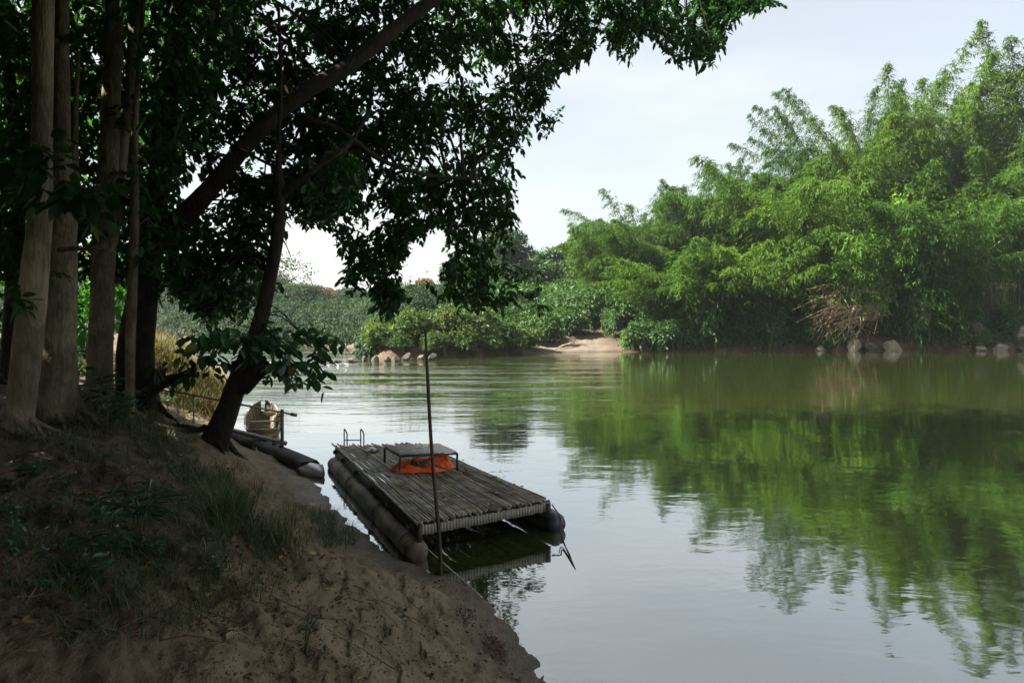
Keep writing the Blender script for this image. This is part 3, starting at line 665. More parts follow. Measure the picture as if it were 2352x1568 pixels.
mb = MB(); p = scatter([(0, 990), (420, 960), (480, 1060), (620, 1180), (560, 1300), (420, 1330), (0, 1380)], 430, (70, .48, 61)); sprays(mb, p+UP*.01, rng.normal(0, .6, (len(p), 3))+UP*.5, 6, .10, .04, .02, .3)
tag(mb.obj('ground_cover', M['weed']), 'small leaved creeping weeds low on the shaded bank', 'ground cover', None, 'stuff')
def weed(label, px, py, h_, n_stem, leaf, spread, seed, wr=.3, down=0.):
    global rng
    keep = rng; rng = np.random.default_rng(seed)
    x, y, z = hit(px, py)
    o = thing('leafy_weed', label, 'plant', 'broad leaved weeds on the near bank', (x, y, z))
    st = MB(); lf = MB()
    for i in range(n_stem):
        a = rng.random()*2*PI; s_ = spread*rng.uniform(.4, 1.1); tip = np.array([math.cos(a)*s_, math.sin(a)*s_, h_*rng.uniform(.55, 1.05)])
        pth = spline([np.array([0, 0, -.03]), tip*np.array([.35, .35, .6]), tip], 6); st.tube(pth, np.linspace(.006, .003, len(pth)), 5, False)
        k = 8; t = np.linspace(.4, 1, k); c = np.stack([np.interp(t, np.linspace(0, 1, len(pth)), pth[:, j]) for j in range(3)], 1)
        aa = np.arange(k)*2.4+rng.random(); d = np.stack([np.cos(aa), np.sin(aa), np.full(k, .35-down)+rng.normal(0, .15, k)], 1)
        l = leaf*rng.uniform(.7, 1.2, k); lf.leaves(c, d, UP+rng.normal(0, .25, (k, 3)), l, l*wr, None, .25, (.4, .72, .85))
    st.obj('stem', M['culm'], o, True); lf.obj('foliage', M['weed'], o)
    rng = keep
weed('low weed with long drooping grey green leaves beside the grass clump on the slope', 320, 1215, .34, 6, .2, .2, 1, .2, .35)
weed('weed with hanging oval leaves, lowest down the bare slope', 255, 1290, .32, 5, .13, .16, 2, .42, .3)
weed('small weed between the two lowest weeds on the slope, shiny upper leaves', 225, 1185, .2, 5, .09, .2, 3)
weed('round leaved seedling patch at the left edge, below the pale trunk', 55, 1120, .2, 6, .11, .24, 4, .4)
weed('small leafed weed right of the round leaved seedlings', 150, 1135, .18, 5, .08, .18, 5)
weed('low weed at the far left edge with tiny leaves, under the seedlings', 25, 1200, .16, 5, .07, .2, 6)
weed('dark shrubby weed at the foot of the slim smooth trunk', 285, 985, .55, 9, .15, .3, 7, .38, .2)
weed('fresh green weed in light behind the foot of the dark leaning limb tree', 385, 935, .4, 8, .16, .3, 8, .3)
weed('tuft of dull green weeds low on the bare slope below the hanging weed', 180, 1360, .2, 5, .1, .2, 11)
weed('spindly weed leaning out of the sand near the bottom edge', 700, 1500, .3, 2, .06, .1, 12)
weed('small weed on the sand crest below the grass clump', 500, 1330, .16, 4, .07, .14, 13)
weed('two leaved green seedling alone on bare sand', 362, 1325, .09, 1, .07, .05, 9, .5)
weed('tall sprig with long leaves in front of the slim trunk', 245, 985, .85, 4, .3, .35, 10, .28, .1)
def lone(name, label, px, py, ln, wd, ang, mat, rnd, cat='leaf'):
    x, y, z = hit(px, py); mb = MB()
    mb.leaves(np.array([[0, 0, .02]]), np.array([[math.cos(ang), math.sin(ang), .35]]), np.array([[.2, -.4, 1]]), ln, wd, rnd, .3)
    o = mb.obj(name, mat); o.location = (x, y, z); tag(o, label, cat)
lone('yellow_leaf', 'single yellow green leaf lying on the sand below the grass', 765, 1352, .12, .06, 2.4, M['vine'], .9)
lone('pale_leaf', 'curled pale dry leaf on the open sand at the bottom', 520, 1476, .09, .05, 1.2, M['deadculm'], .5)

# ------------------------------------------------------------------ far side: bamboo, shrubs, rocks
def bamboo_mesh(seed, H, n_culm, lean, bias=(0, 0), spread=1.6, leafl=.26, start=.08, lb=2.1, bd_=(.12, .5)):
    global rng
    keep = rng; rng = np.random.default_rng(seed)
    cu = MB(); lf = MB(); CS = []
    for i in range(n_culm):
        a = rng.random()*2*PI; dv = np.array([math.cos(a), math.sin(a)])*.8+np.array(bias); h = H*rng.uniform(.62, 1.0); L = lean*rng.uniform(.35, 1.15)*(.5+.5*h/H)
        b0 = np.array([math.cos(a), math.sin(a), 0])*rng.uniform(.1, spread); b0[2] = -.4
        t = np.linspace(0, 1, 15)
        bend = rng.uniform(*bd_)*(1 if i % 4 else .35)
        p = np.stack([b0[0]+dv[0]*L*t**2.3, b0[1]+dv[1]*L*t**2.3, b0[2]+h*(t-bend*t**4.5)], 1)
        cu.tube(p, np.interp(t, [0, .6, 1], [.05, .035, .008]), 5, False)
        CS.append(p)
        nb = int(30*h/12)+14
        tb = np.sort(np.clip(start+(1-start)*np.linspace(0, 1, nb)**.9, 0, 1))
        c = np.stack([np.interp(tb, t, p[:, j]) for j in range(3)], 1)
        tn = unit(np.stack([np.interp(tb, t, np.gradient(p[:, j])) for j in range(3)], 1))
        for s_ in range(3):
            az = rng.random(nb)*2*PI if s_ == 2 else np.arange(nb)*PI+rng.normal(0, .5, nb)+s_*PI/2+i
            bd = unit(np.stack([np.cos(az), np.sin(az), np.zeros(nb)], 1)+tn*np.interp(tb, [0, .6, 1], [.4, .6, 1.3])[:, None]+rng.normal(0, .2, (nb, 3)))
            bl = lb*np.interp(tb, [0, .4, .8, 1], [.55, 1.0, .78, .18])*rng.uniform(.6, 1.25, nb)
            k = 18
            for j in range(k):
                u = (j+.7)/k
                q = c+bd*(bl*u)[:, None]-UP*(bl*.6*u*u)[:, None]+rng.normal(0, .05, (nb, 3))
                d = bd*(.6)+rng.normal(0, .38, (nb, 3))+np.array([0, 0, -.7])
                l = leafl*rng.uniform(.6, 1.2, nb)
                lf.leaves(q, d, UP+rng.normal(0, .5, (nb, 3)), l, l*.2, np.clip(rng.random(nb)*.6+rng.random()*.4, 0, 1), .2, (.3, .65, .8))
    rng = keep
    return cu.mesh('culms', M['culm'], True), lf.mesh('foliage', M['bamboo'])
BV = [bamboo_mesh(101, 17, 36, 7.5, (-.3, -.25), bd_=(.06, .36)), bamboo_mesh(102, 14, 34, 6.0, (-.3, -.4), 1.8), bamboo_mesh(103, 20, 30, 7.0, (-.22, -.1), 1.8, bd_=(.08, .36)), bamboo_mesh(104, 11, 36, 6.5, (-.2, -.6), 2.0, .36, .05), bamboo_mesh(105, 20, 26, 7.0, (-.25, -.35), 2.0, start=.32, bd_=(.1, .4))]
def bamboo(v, px, d, ztop, label, rot=0., wide=1.0, mat=None):
    x = (px-W0/2)/F0*d; z = gz(x, d); h0 = (15.5, 12.8, 18.4, 9.8, 17.5)[v]
    zt = CAMH-(ztop-HZ)/F0*d; s_ = (zt-z)/h0
    o = thing('bamboo_clump', label, 'bamboo', 'bamboo clumps along the far bank', (x, d, z)); o.rotation_euler = (0, 0, rot); o.scale = (s_*wide, s_*wide, s_)
    for nm, me in zip(('culms', 'foliage'), BV[v]):
        c = bpy.data.objects.new(nm, me); COL.objects.link(c); c.parent = o
    return o
bamboo(4, 2345, 73, 130, 'tallest bamboo clump, cut off by the right edge of the photo, above the dark hollow', .2, .95)
bamboo(0, 2210, 76, 135, 'feathery bamboo clump left of the tallest one, its loose tips against the sky', 1.5)
bamboo(2, 2040, 73, 135, 'bamboo clump with three tall feather plumes against the sky', .5, .95)
bamboo(0, 1945, 77, 185, 'bamboo clump whose arching plumes make the left shoulder of the skyline', -.4, .8)
bamboo(1, 2110, 68, 330, 'broad sunlit bamboo clump in front of the three plumes, above the yellow green vines', .9, 1.1)
bamboo(1, 1810, 72, 300, 'rounded bamboo clump under the left shoulder of the skyline', .3, 1.15)
bamboo(1, 1700, 80, 290, 'dark headed bamboo clump standing on the skyline beside two thin saplings', 2.2, .9)
bamboo(3, 1700, 68, 520, 'low bamboo clump drooping to the water left of the dead branches', .4, 1.1)
bamboo(1, 1600, 77, 335, 'bamboo clump with a steep pointed top, left of the rounded clump', 1.2, .95)
bamboo(3, 1560, 68, 560, 'low drooping bamboo clump at the right end of the sand beach', -.3, 1.2)
bamboo(1, 1480, 76, 405, 'soft bamboo clump above the right half of the sand beach', -.5, 1.05)
bamboo(1, 1385, 80, 480, 'leaning bamboo clump above the left half of the sand beach', .8, 1.2)
bamboo(3, 1830, 68, 570, 'shaded bamboo clump hanging over the bank right above the dead branches', 1.9, 1.2)
bamboo(4, 2285, 70, 290, 'bamboo clump arching over the dark hollow in the right bank', -.2, 1.0)
bamboo(1, 1980, 78, 300, 'bamboo clump filling the middle of the far bank behind the vines', 2.8, 1.2)

def blob_leaves(mb, c, r, n, ln, wd, droop=.3, shell=.55, kin=None):
    v = unit(rng.normal(0, 1, (n, 3))); v[:, 2] = np.where(v[:, 2] < -.5, -v[:, 2]*.6, v[:, 2])
    k = shell+(1-shell)*rng.random(n)**.6
    lum = .78+.44*fbm(v[:, 0]*2.3+c[0], v[:, 1]*2.3+c[1], v[:, 2]*2.3+c[2], 9, 3)
    p = c+v*np.asarray(r)*(k*lum)[:, None]
    d = v*.7+rng.normal(0, .55, (n, 3))-UP*droop
    l = ln*rng.uniform(.6, 1.3, n)
    mb.leaves(p, d, v+UP*.5+rng.normal(0, .5, (n, 3)), l, l*wd, None if kin is None else np.clip(kin*.75+rng.random(n)*.25, 0, 1), .2)
def shrub_mesh(seed, lumps, n, ln, wd, mat, size):
    global rng
    keep = rng; rng = np.random.default_rng(seed); lf = MB(); st = MB()
    for i in range(lumps):
        a = rng.random()*2*PI; rr = rng.random()**.6; c = np.array([math.cos(a)*rr*size[0]*.72, math.sin(a)*rr*size[1]*.72, size[2]*rng.uniform(.28, .74)*(1-.35*rr)])
        s_ = rng.uniform(.24, .46); blob_leaves(lf, c, np.array([size[0], size[1], size[2]*.8])*s_, n//lumps, ln, wd)
        st.tube(spline([np.array([c[0]*.2, c[1]*.2, -.3]), c*np.array([.6, .6, .5]), c+UP*.2], 4), np.linspace(.07, .02, 9), 5, False)
        # loose sprays that stick out
        m = 14; v = unit(rng.normal(0, 1, (m, 3))+UP*.5); sprays(lf, c+v*np.array(size)*s_*.8, v, 7, .8*size[2]/4, ln, ln*wd, .4)
    rng = keep
    return st.mesh('stems', M['bark_brown'], True), lf.mesh('foliage', mat)
SV = [shrub_mesh(201, 13, 5200, .34, .42, M['shrub'], (3.0, 2.4, 4.0)), shrub_mesh(202, 11, 5200, .32, .42, M['shrub'], (2.6, 2.2, 3.0)), shrub_mesh(203, 16, 7000, .30, .45, M['isle'], (2.6, 2.2, 3.2)), shrub_mesh(204, 22, 17000, .27, .5, M['vine'], (3.6, 2.2, 5.0))]
def shrub(v, px, d, w, h, label, rot=0., grp='shrubs along the far bank', name='bank_shrub', dz=0., cat='shrub', fl=1.0):
    x = (px-W0/2)/F0*d; z = max(gz(x, d), 0)+dz; sz = ((3.0, 4.0), (2.6, 3.0), (2.6, 3.2), (3.6, 5.0))[v]
    o = thing(name, label, cat, grp, (x, d, z)); o.rotation_euler = (0, 0, rot); o.scale = (w/2/sz[0], w/2/sz[0]*fl, h/sz[1])
    for nm, me in zip(('stems', 'foliage'), SV[v]):
        c = bpy.data.objects.new(nm, me); COL.objects.link(c); c.parent = o
    return o
GI = 'shrubs on the point below the sand beach'
for i, (px, d, w, h, lab) in enumerate([(885, 53.5, 3.6, 2.9, 'leftmost rounded shrub on the point, above the end boulders'), (950, 54.5, 4.0, 3.5, 'shrub on the point directly behind the standing pole top'), (1020, 55.5, 4.4, 4.0, 'tallest yellow tipped shrub on the point'), (1090, 57, 4.4, 3.9, 'broad shrub on the point right of the yellow tipped one'),
                                         (1150, 58.5, 4.2, 3.5, 'dark shrub on the point beside the left tip of the beach'), (1205, 61, 3.6, 2.9, 'small bright shrub behind the left tip of the beach'), (1000, 53.2, 3.0, 2.2, 'low shrub at the waterline of the point in front of the tallest'), (915, 52.6, 2.4, 1.7, 'lowest shrub at the waterline over the pale boulders')]):
    shrub(2, px, d, w, h*.7, lab, i*1.3, GI, 'river_shrub')
for i, (px, d, w, h, lab) in enumerate([(1060, 54.6, 3.2, 1.9, 'low shrub over the waterline of the point, right of the standing pole'), (1120, 56.2, 3.2, 1.8, 'low spreading shrub at the waterline, middle of the bare right end of the point'), (1175, 58.0, 3.0, 1.6, 'lowest shrub at the tip where the beach begins')]):
    shrub(2, px, d, w, h, lab, 2+i*1.7, GI, 'river_shrub')
for i, (v, px, d, w, h, lab) in enumerate([(1, 1250, 65, 4.5, 3.2, 'pale green shrub at the back of the beach, left end'), (1, 1310, 70, 5, 3.2, 'shrub at the back of the sand beach, middle'), (0, 1405, 69, 2.6, 3.4, 'single conical shrub standing on the top of the sand beach'), (0, 1482, 62.9, 4.2, 3.2, 'dark shrub where the sand beach ends on the right'),
                                            (0, 1545, 63.9, 4.6, 3.4, 'shrub drooping into the water right of the beach'), (0, 1620, 65.9, 5, 5.2, 'tall vine hung shrub over the red bank'), (1, 1690, 65.7, 4, 3.0, 'low shrub with blue green leaves over the red bank'), (0, 1755, 66, 4.6, 4.8, 'tall dark shrub over the red bank, left of the dead branches'), (1, 1850, 66, 3.6, 2.6, 'small shrub under the dead branches'),
                                            (0, 2085, 66.2, 4.6, 6.0, 'sunlit shrub hanging over the rocks right of the dead branches'), (0, 2215, 67, 3.4, 4.0, 'pale shrub hanging to the water at the mouth of the dark hollow'), (1, 2310, 67.5, 5, 3.2, 'shaded shrub by the big rocks at the right edge'), (0, 1440, 74, 6, 5, 'dense shrub in the shade under the beach bamboo'), (0, 1360, 74, 6, 5, 'bright shrub under the leaning beach bamboo')]):
    shrub(v, px, d, w, h, lab, i*.9)
shrub(3, 1975, 64.9, 6.6, 9.0, 'bright yellow green vine curtain spilling down towards the dead branches', (.2), None, 'vine_curtain', 3.2, 'vines')
shrub(3, 2080, 66.6, 7.5, 8.5, 'yellow green vine mass above and right of the vine curtain', 1.1, None, 'vine_curtain', 6.2, 'vines')
shrub(3, 2290, 66.8, 8.6, 5.0, 'sunlit vine fringe hanging over the top of the dark hollow', 2.0, None, 'vine_curtain', 10.8, 'vines')

def dead_tangle():
    global rng
    keep = rng; rng = np.random.default_rng(31)
    o = thing('dead_branches', 'tangle of bare brown dead branches fallen over the red bank', 'branches')
    mb = MB()
    for i in range(170):
        a = P(rng.uniform(1900, 2050), rng.uniform(640, 730), 64.8+rng.uniform(-.5, 1.2)); e = P(rng.uniform(1850, 2030), rng.uniform(660, 790), 64.1+rng.uniform(-1.0, .6))
        m = (a+e)/2+rng.normal(0, .35, 3)+UP*rng.uniform(.1, .8); q = spline([a, m, e], 5); mb.tube(q, np.linspace(.022, .008, len(q)), 4, False)
        for j in range(3):
            s_ = q[rng.integers(3, 9)]; mb.tube([s_, s_+rng.normal(0, .5, 3)+(e-a)*.12], [.012, .005], 3, False)
    mb.obj('twig_tangle', M['deadculm'], o)
    mb = MB()
    for (x0, y0, x1, y1) in ((1815, 715, 1935, 672), (1830, 740, 1960, 690), (1850, 665, 1950, 655)):
        q = spline([P(x0, y0, 63.4), (P(x0, y0, 63.4)+P(x1, y1, 64.2))/2+UP*.25, P(x1, y1, 64.6)], 6); mb.tube(q, np.linspace(.015, .04, len(q)), 5, False)
    mb.obj('main_branch', M['deadculm'], o)
    rng = keep
dead_tangle()

def rock(label, px, py, w, h, d=None, seed=0, name='boulder', grp=None, sq=.8):
    d = d or F0*CAMH/(py-HZ)
    x = (px-W0/2)/F0*d; k = d/F0
    import bmesh
    bm = bmesh.new(); bmesh.ops.create_icosphere(bm, subdivisions=4, radius=1)
    v = np.array([q.co[:] for q in bm.verts]); f = np.array([[q.index for q in fc.verts] for fc in bm.faces]); bm.free()
    r = .62+.62*fbm(v[:, 0]*1.3+seed*7, v[:, 1]*1.3, v[:, 2]*1.3, seed, 2)+.16*(fbm(v[:, 0]*4+seed, v[:, 1]*4, v[:, 2]*4, seed+3, 3)-.5)
    v = v*(r+.10*np.abs(fbm(v[:, 0]*2.6+seed, v[:, 1]*2.6, v[:, 2]*2.6, seed+9, 3)-.5)*4-.1)[:, None]
    r2 = np.random.default_rng(seed*13+5)
    for k_ in range(15):
        nn = unit(r2.normal(0, 1, 3)+np.array([0, 0, .25])); o_ = r2.uniform(.46, .74); v = v - np.maximum(v@nn-o_, 0)[:, None]*nn[None]*.93
    v[:, 0] += v[:, 2]*(((seed*37) % 11)/11-.5)*.6
    v = v*np.array([w/2*k, w/2*k*.8, h*k*.66]); v[:, 2] += h*k*.28
    mb = MB(); mb.add(v, f, .5); o = mb.obj(name, M['rock_brown'] if px < 1100 or seed % 3 == 0 else M['rock'], None, False)
    o.rotation_euler = (0, 0, seed*1.7)
    zb = 0 if py > 795 else CAMH-(py-HZ)/F0*d
    o.location = (x, d, zb); tag(o, label, 'rock', grp)
GR = 'boulders below the point'
for i, a in enumerate([('dark low boulder nearest the white water', 772, 833, 40, 12), ('brown boulder beside the white water, right of the low one', 812, 832, 34, 14), ('mossy boulder at the left end of the shrubs on the point', 862, 831, 28, 20), ('pale boulder next to the mossy one', 888, 831, 24, 18),
                        ('sunlit split boulder with pinkish face', 907, 830, 26, 18), ('upright rounded boulder before the shrubs', 935, 827, 30, 24), ('small boulder just left of the standing pole', 968, 827, 26, 18), ('boulder just right of the standing pole', 992, 827, 28, 22), ('tiny flat boulder between white water and shrubs', 838, 829, 16, 14)]):
    rock(*a, seed=i+1, grp=GR)
GR = 'rocks at the foot of the far bank'
for i, a in enumerate([('pale squarish rock, leftmost of the three below the dead branches', 1958, 809, 36, 40), ('dark cleft rock, middle of the three below the dead branches', 1996, 812, 46, 34), ('pale pointed rock, rightmost of the three below the dead branches', 2050, 811, 42, 36), ('flat orange rock at the waterline left of the three pale rocks', 1884, 809, 34, 18),
                        ('round grey boulder resting on the bank in the dark hollow', 2246, 768, 42, 40), ('large wedge shaped rock at the right edge above the water', 2345, 778, 60, 46), ('long slanted dark slab at the right edge', 2298, 803, 52, 22), ('small pale rock at the waterline in the right corner of the far shore', 2350, 808, 40, 18), ('flat rock at the waterline under the hollow', 2252, 808, 34, 16), ('low reddish rock at the waterline right of the beach', 1590, 806, 30, 10), ('low reddish rock under the drooping bamboo', 1660, 806, 34, 10)]):
    rock(*a, d=65.0 if a[2] > 795 else 66.0, seed=i+20, grp=GR)
# driftwood on the beach
mb = MB(); a, e = P(1275, 800, 62.3), P(1330, 786, 64.5); a[2] = gz(a[0], a[1])+.08; e[2] = gz(e[0], e[1])+.1
mb.tube(spline([a, (a+e)/2+UP*.25, e], 6), np.linspace(.05, .12, 13), 7, True, .3); mb.tube([(a+e)/2+UP*.2, (a+e)/2+np.array([.7, .2, .5])], [.05, .02], 5)
tag(mb.obj('driftwood', M['deadculm'], None, True), 'grey driftwood branch lying on the sand beach', 'driftwood')

# far trees in the haze
def far_tree(label, px, d, ztop, w, mat, seed, name='far_tree', cat='tree', grp=None):
    global rng
    keep = rng; rng = np.random.default_rng(seed)
    x = (px-W0/2)/F0*d; z = gz(x, d); H = CAMH-(ztop-HZ)/F0*d-z
    o = thing(name, label, cat, grp, (x, d, z)); tr = MB(); lf = MB()
    tr.tube(spline([(0, 0, -.5), (.1*H*.1, 0, H*.35), (0, 0, H*.85)], 5), np.linspace(.3, .05, 11), 7, False)
    for i in range(16):
        a = rng.random()*2*PI; c = np.array([math.cos(a)*w*.32*rng.random(), math.sin(a)*w*.32*rng.random(), H*rng.uniform(.35, .86)])
        tr.tube([(0, 0, c[2]*.6), c], [.08, .02], 4, False); blob_leaves(lf, c, np.array([w*.24, w*.24, H*.15]), 420, .45, .5, .3, .3)
    tr.obj('trunk', M['bark_brown'], o, True); lf.obj('crown', mat, o)
    rng = keep
far_tree('tall hazy tree behind the hanging leaves, left of the bamboo', 1150, 92, 520, 9, M['farleaf'], 1)
far_tree('slim hazy tree beside the tall one, behind the hanging leaves', 1095, 98, 590, 7, M['farleaf'], 2)
far_tree('dark roundheaded tree on the skyline at the left end of the bamboo', 1290, 95, 565, 8, M['shrub'], 3)
far_tree('orange flowering tree on the hazy hillside', 742, 110, 652, 7, M['orange_bloom'], 4)
far_tree('orange red tree top showing between the hanging leaves', 985, 112, 640, 5, M['orange_bloom'], 5)
far_tree('hazy blue green tree right of the orange flowering tree', 815, 118, 660, 9, M['farleaf'], 6)
far_tree('hazy tree between the two hanging leaf tips', 955, 112, 655, 9, M['farleaf'], 7)
far_tree('large hazy tree just right of the leaning trunk', 670, 105, 650, 13, M['farleaf'], 8)
far_tree('small pale tree at the foot of the hazy slope', 715, 95, 735, 6, M['isle'], 9)
far_tree('dark tree standing alone above the beach bamboo skyline', 1335, 100, 520, 6, M['shrub'], 10)
mb = MB()
for i in range(200):
    px = rng.uniform(-260, 1330); d = rng.uniform(112, 240) if px > 620 else rng.uniform(105, 200); x = (px-W0/2)/F0*d
    z, dl, dr = terrain(np.array([x]), np.array([d]));
    if dr[0] < 6: continue
    kin = rng.random(); h = rng.uniform(4, 12)*(1.15 if px < 640 else .62); zb = max(z[0], 0)
    for k in range(4):
        c = np.array([x+rng.normal(0, h*.22), d+rng.normal(0, h*.2), zb+h*rng.uniform(.3, .8)]); blob_leaves(mb, c, np.array([h*.3, h*.3, h*.26])*rng.uniform(.6, 1.2), 420, .42, .55, .3, .45, kin)
for i in range(330):
    px = rng.uniform(-200, 1250); d = rng.uniform(70, 110); x = (px-W0/2)/F0*d; z, dl, dr = terrain(np.array([x]), np.array([d]))
    if dr[0] < .8: continue
    blob_leaves(mb, np.array([x, d, z[0]+.6]), np.array([1.8, 1.8, 1.3]), 260, .34, .5, .3, .5, rng.random())
RL = RS[16:22]
for i in range(620):
    k = rng.integers(0, len(RL)-1); t_ = rng.random(); q = RL[k]*(1-t_)+RL[k+1]*t_; off = rng.uniform(.2, 11); x = q[0]+off*.25; d = q[1]+off*.8
    pxx = W0/2+x/d*F0
    if 770 < pxx < 850 and off < 3.5 and rng.random() < .75: continue
    z, dl, dr = terrain(np.array([x]), np.array([d])); h = rng.uniform(.7, 1.5)+(off*.22 if off > 3 else 0)
    blob_leaves(mb, np.array([x, d, max(z[0], 0)+h*.35]), np.array([h*1.1, h*1.0, h]), 220, .36, .5, .6, .35, rng.random())
tag(mb.obj('far_woodland', M['farleaf']), 'hazy wooded slope across the bend', 'woodland', None, 'stuff')
mb = MB()
for i in range(380):
    px = rng.uniform(1130, 2900); d = rng.uniform(72, 110); x = (px-W0/2)/F0*d; z, dl, dr = terrain(np.array([x]), np.array([d]))
    if dr[0] < 5 or (2140 < px < 2420 and d < 84): continue
    h = rng.uniform(2.5, 6)*np.interp(px, [1130, 1250, 1800, 2400], [.5, .75, 1.1, 1.5]); blob_leaves(mb, np.array([x, d, z[0]+h*.4]), np.array([h*.6, h*.6, h*.5]), 620, .42, .42, .3, .4, rng.random())
for i in range(110):
    px = rng.uniform(1020, 1310); d = rng.uniform(58, 78); x = (px-W0/2)/F0*d; z, dl, dr = terrain(np.array([x]), np.array([d]))
    if dr[0] < (5.5 if px > 1200 else 2.2): continue
    blob_leaves(mb, np.array([x, d, z[0]+.5]), np.array([1.5, 1.4, 1.2]), 260, .3, .45, .4, .4, rng.random())
for i in range(120):
    px = rng.uniform(1480, 2400); d = rng.uniform(67, 72); x = (px-W0/2)/F0*d; z, dl, dr = terrain(np.array([x]), np.array([d]))
    if 2130 < px < 2420: continue
    blob_leaves(mb, np.array([x, d, z[0]+1.0]), np.array([1.6, 1.4, 1.6]), 300, .32, .42, .3, .4, rng.random())
for i in range(210):
    px = rng.uniform(1440, 2420); d = rng.uniform(63.8, 66.6) if px < 1560 else rng.uniform(64.8, 66.6); x = (px-W0/2)/F0*d; z, dl, dr = terrain(np.array([x]), np.array([d]))
    if 1930 < px < 2075 or (2225 < px and rng.random() < .6) or dr[0] < .2: continue
    h = rng.uniform(.8, 1.7); blob_leaves(mb, np.array([x, d, max(z[0], .3)+h*.3]), np.array([1.1, .9, h]), 240, .26, .45, .8, .3, rng.random())
tag(mb.obj('bank_undergrowth', M['shrub']), 'green undergrowth filling the far bank below the bamboo', 'undergrowth', None, 'stuff')

# white water by the boulders
mb = MB()
for i in range(42):
    px = rng.uniform(575, 800); u = rng.random(); py = 832+rng.random()**2*18*np.interp(px, [560, 700, 850, 960], [.5, 1, .8, .3])
    d = F0*CAMH/(py-HZ); x = (px-W0/2)/F0*d
    L = rng.uniform(.05, .3); wv = rng.uniform(.012, .035); n_ = 7; t = np.linspace(-1, 1, n_)
    a = np.stack([x+t*L, d+rng.normal(0, .05, n_)-wv*(1-t*t), np.full(n_, .004)], 1); b2 = np.stack([x+t*L, d+wv*(1-t*t)+.01, np.full(n_, .004)], 1); mdl = np.stack([x+t*L, d+rng.normal(0, .02, n_), .006+.022*(1-t*t)*rng.random(n_)], 1)
    j = np.arange(n_-1); mb.add(np.vstack([a, mdl, b2]), np.vstack([np.stack([j, j+1, j+n_+1, j+n_], 1), np.stack([j+n_, j+n_+1, j+2*n_+1, j+2*n_], 1)]))
tag(mb.obj('white_water', M['foam'], None, True), 'white broken water beside the boulders', 'rapids', None, 'stuff')

# ------------------------------------------------------------------ the raft and what stands on it
ZD = .45
def onz(px, py, z): d = F0*(CAMH-z)/(py-HZ); return np.array([(px-W0/2)/F0*d, d, z])
FL, FR, NR, NL = onz(768, 1023, ZD), onz(968, 1016, ZD), onz(1263, 1145, ZD), onz(955, 1199, ZD)
def dk(u, v, z=ZD):
    """deck point: u across (0 shore side), v along (0 near end)"""
    q = (NL*(1-u)+NR*u)*(1-v)+(FL*(1-u)+FR*u)*v; return np.array([q[0], q[1], z])
raft = thing('bamboo_raft', 'grey bamboo slat raft on long pipe floats, moored at the bank', 'raft')
mb = MB(); NS = 52
for i in range(NS):
    u = (i+.5)/NS; ex = rng.normal(0, .022); v0 = rng.normal(0, .009); v1 = 1+ex
    n_ = 22; t = np.linspace(v0, v1, n_); bow = rng.normal(0, .004)
    p = np.array([dk(u+bow*math.sin(PI*tt)+rng.normal(0, .0009), tt, ZD+rng.normal(0, .0025)+.004*math.sin(9*tt+i)) for tt in t])
    wn = np.linspace(1.74/NS, 2.08/NS, 2); r = np.interp(t, [0, 1], [.0192, .0165])*rng.uniform(.82, 1.06)
    r = r*.9*(1+.12*((np.arange(n_)+i*3) % 5 == 0))
    mb.tube(p-UP*.02, r, 8, True, 0, rng.random())
mb.obj('deck', M['slat'], raft, True)
du = unit(NR-NL); dv = unit(FL-NL)
mb = MB(); a = NL-dv*.03-UP*.165+du*.02; e = NR-dv*.03-UP*.165
n_ = 46
for i in range(n_):
    q0 = a+(e-a)*(i/n_); L = np.linalg.norm(e-a)/n_
    mb.box(q0+UP*rng.uniform(-.008, .006), du*L*.93, dv*.022, UP*(.12+rng.uniform(-.004, .004)))
mb.obj('fascia', M['fascia'], raft)
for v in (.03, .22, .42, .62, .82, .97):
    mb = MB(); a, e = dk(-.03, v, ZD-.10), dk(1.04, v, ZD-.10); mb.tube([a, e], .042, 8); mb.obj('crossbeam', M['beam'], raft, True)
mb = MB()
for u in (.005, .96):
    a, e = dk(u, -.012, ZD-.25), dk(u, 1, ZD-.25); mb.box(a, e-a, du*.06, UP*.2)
mb.obj("side_beam", M["beam"], raft)  # deep dark side boards, added to keep the gap above the floats dark
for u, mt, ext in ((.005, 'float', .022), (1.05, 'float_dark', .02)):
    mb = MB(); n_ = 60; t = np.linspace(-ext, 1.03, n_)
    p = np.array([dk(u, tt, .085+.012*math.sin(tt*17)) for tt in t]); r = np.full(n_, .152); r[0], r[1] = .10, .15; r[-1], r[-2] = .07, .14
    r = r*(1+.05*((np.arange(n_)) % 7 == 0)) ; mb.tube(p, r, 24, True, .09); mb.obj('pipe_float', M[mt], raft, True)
for v in (.05, .31, .66):
    mb = MB(); c = dk(.005, v, .085); th = np.linspace(0, 2*PI, 19); mb.tube(np.array([c+du*math.cos(a)*.166+UP*math.sin(a)*.166+dv*.012*math.sin(3*a) for a in th]), .007, 5, False); mb.obj('lashing', M['rope_dark'], raft)
# swim ladder at the far end
mb = MB()
for x0 in (790.6, 828.5):
    a = onz(x0, 1023, ZD); f = onz(x0+11.5, 1023, ZD)-np.array([0, .18, 0]); hgt = .335
    mb.tube(spline([a-UP*.35, a+UP*.15, a+UP*(hgt-.05), a+UP*hgt+(f-a)*.12, f+UP*(hgt-.05)+(a-f)*.12, f+UP*(hgt-.13), f+UP*.0], 5), .013, 8)
a = onz(790.6, 1023, ZD)+UP*.11; e = onz(828.5, 1023, ZD)+UP*.11; mb.tube([a, e], .011, 6)
for z_ in (-.1, -.3): mb.tube([a+UP*(z_-.11), e+UP*(z_-.11)], .012, 6)
mb.obj('swim_ladder', M['galv'], raft, True)
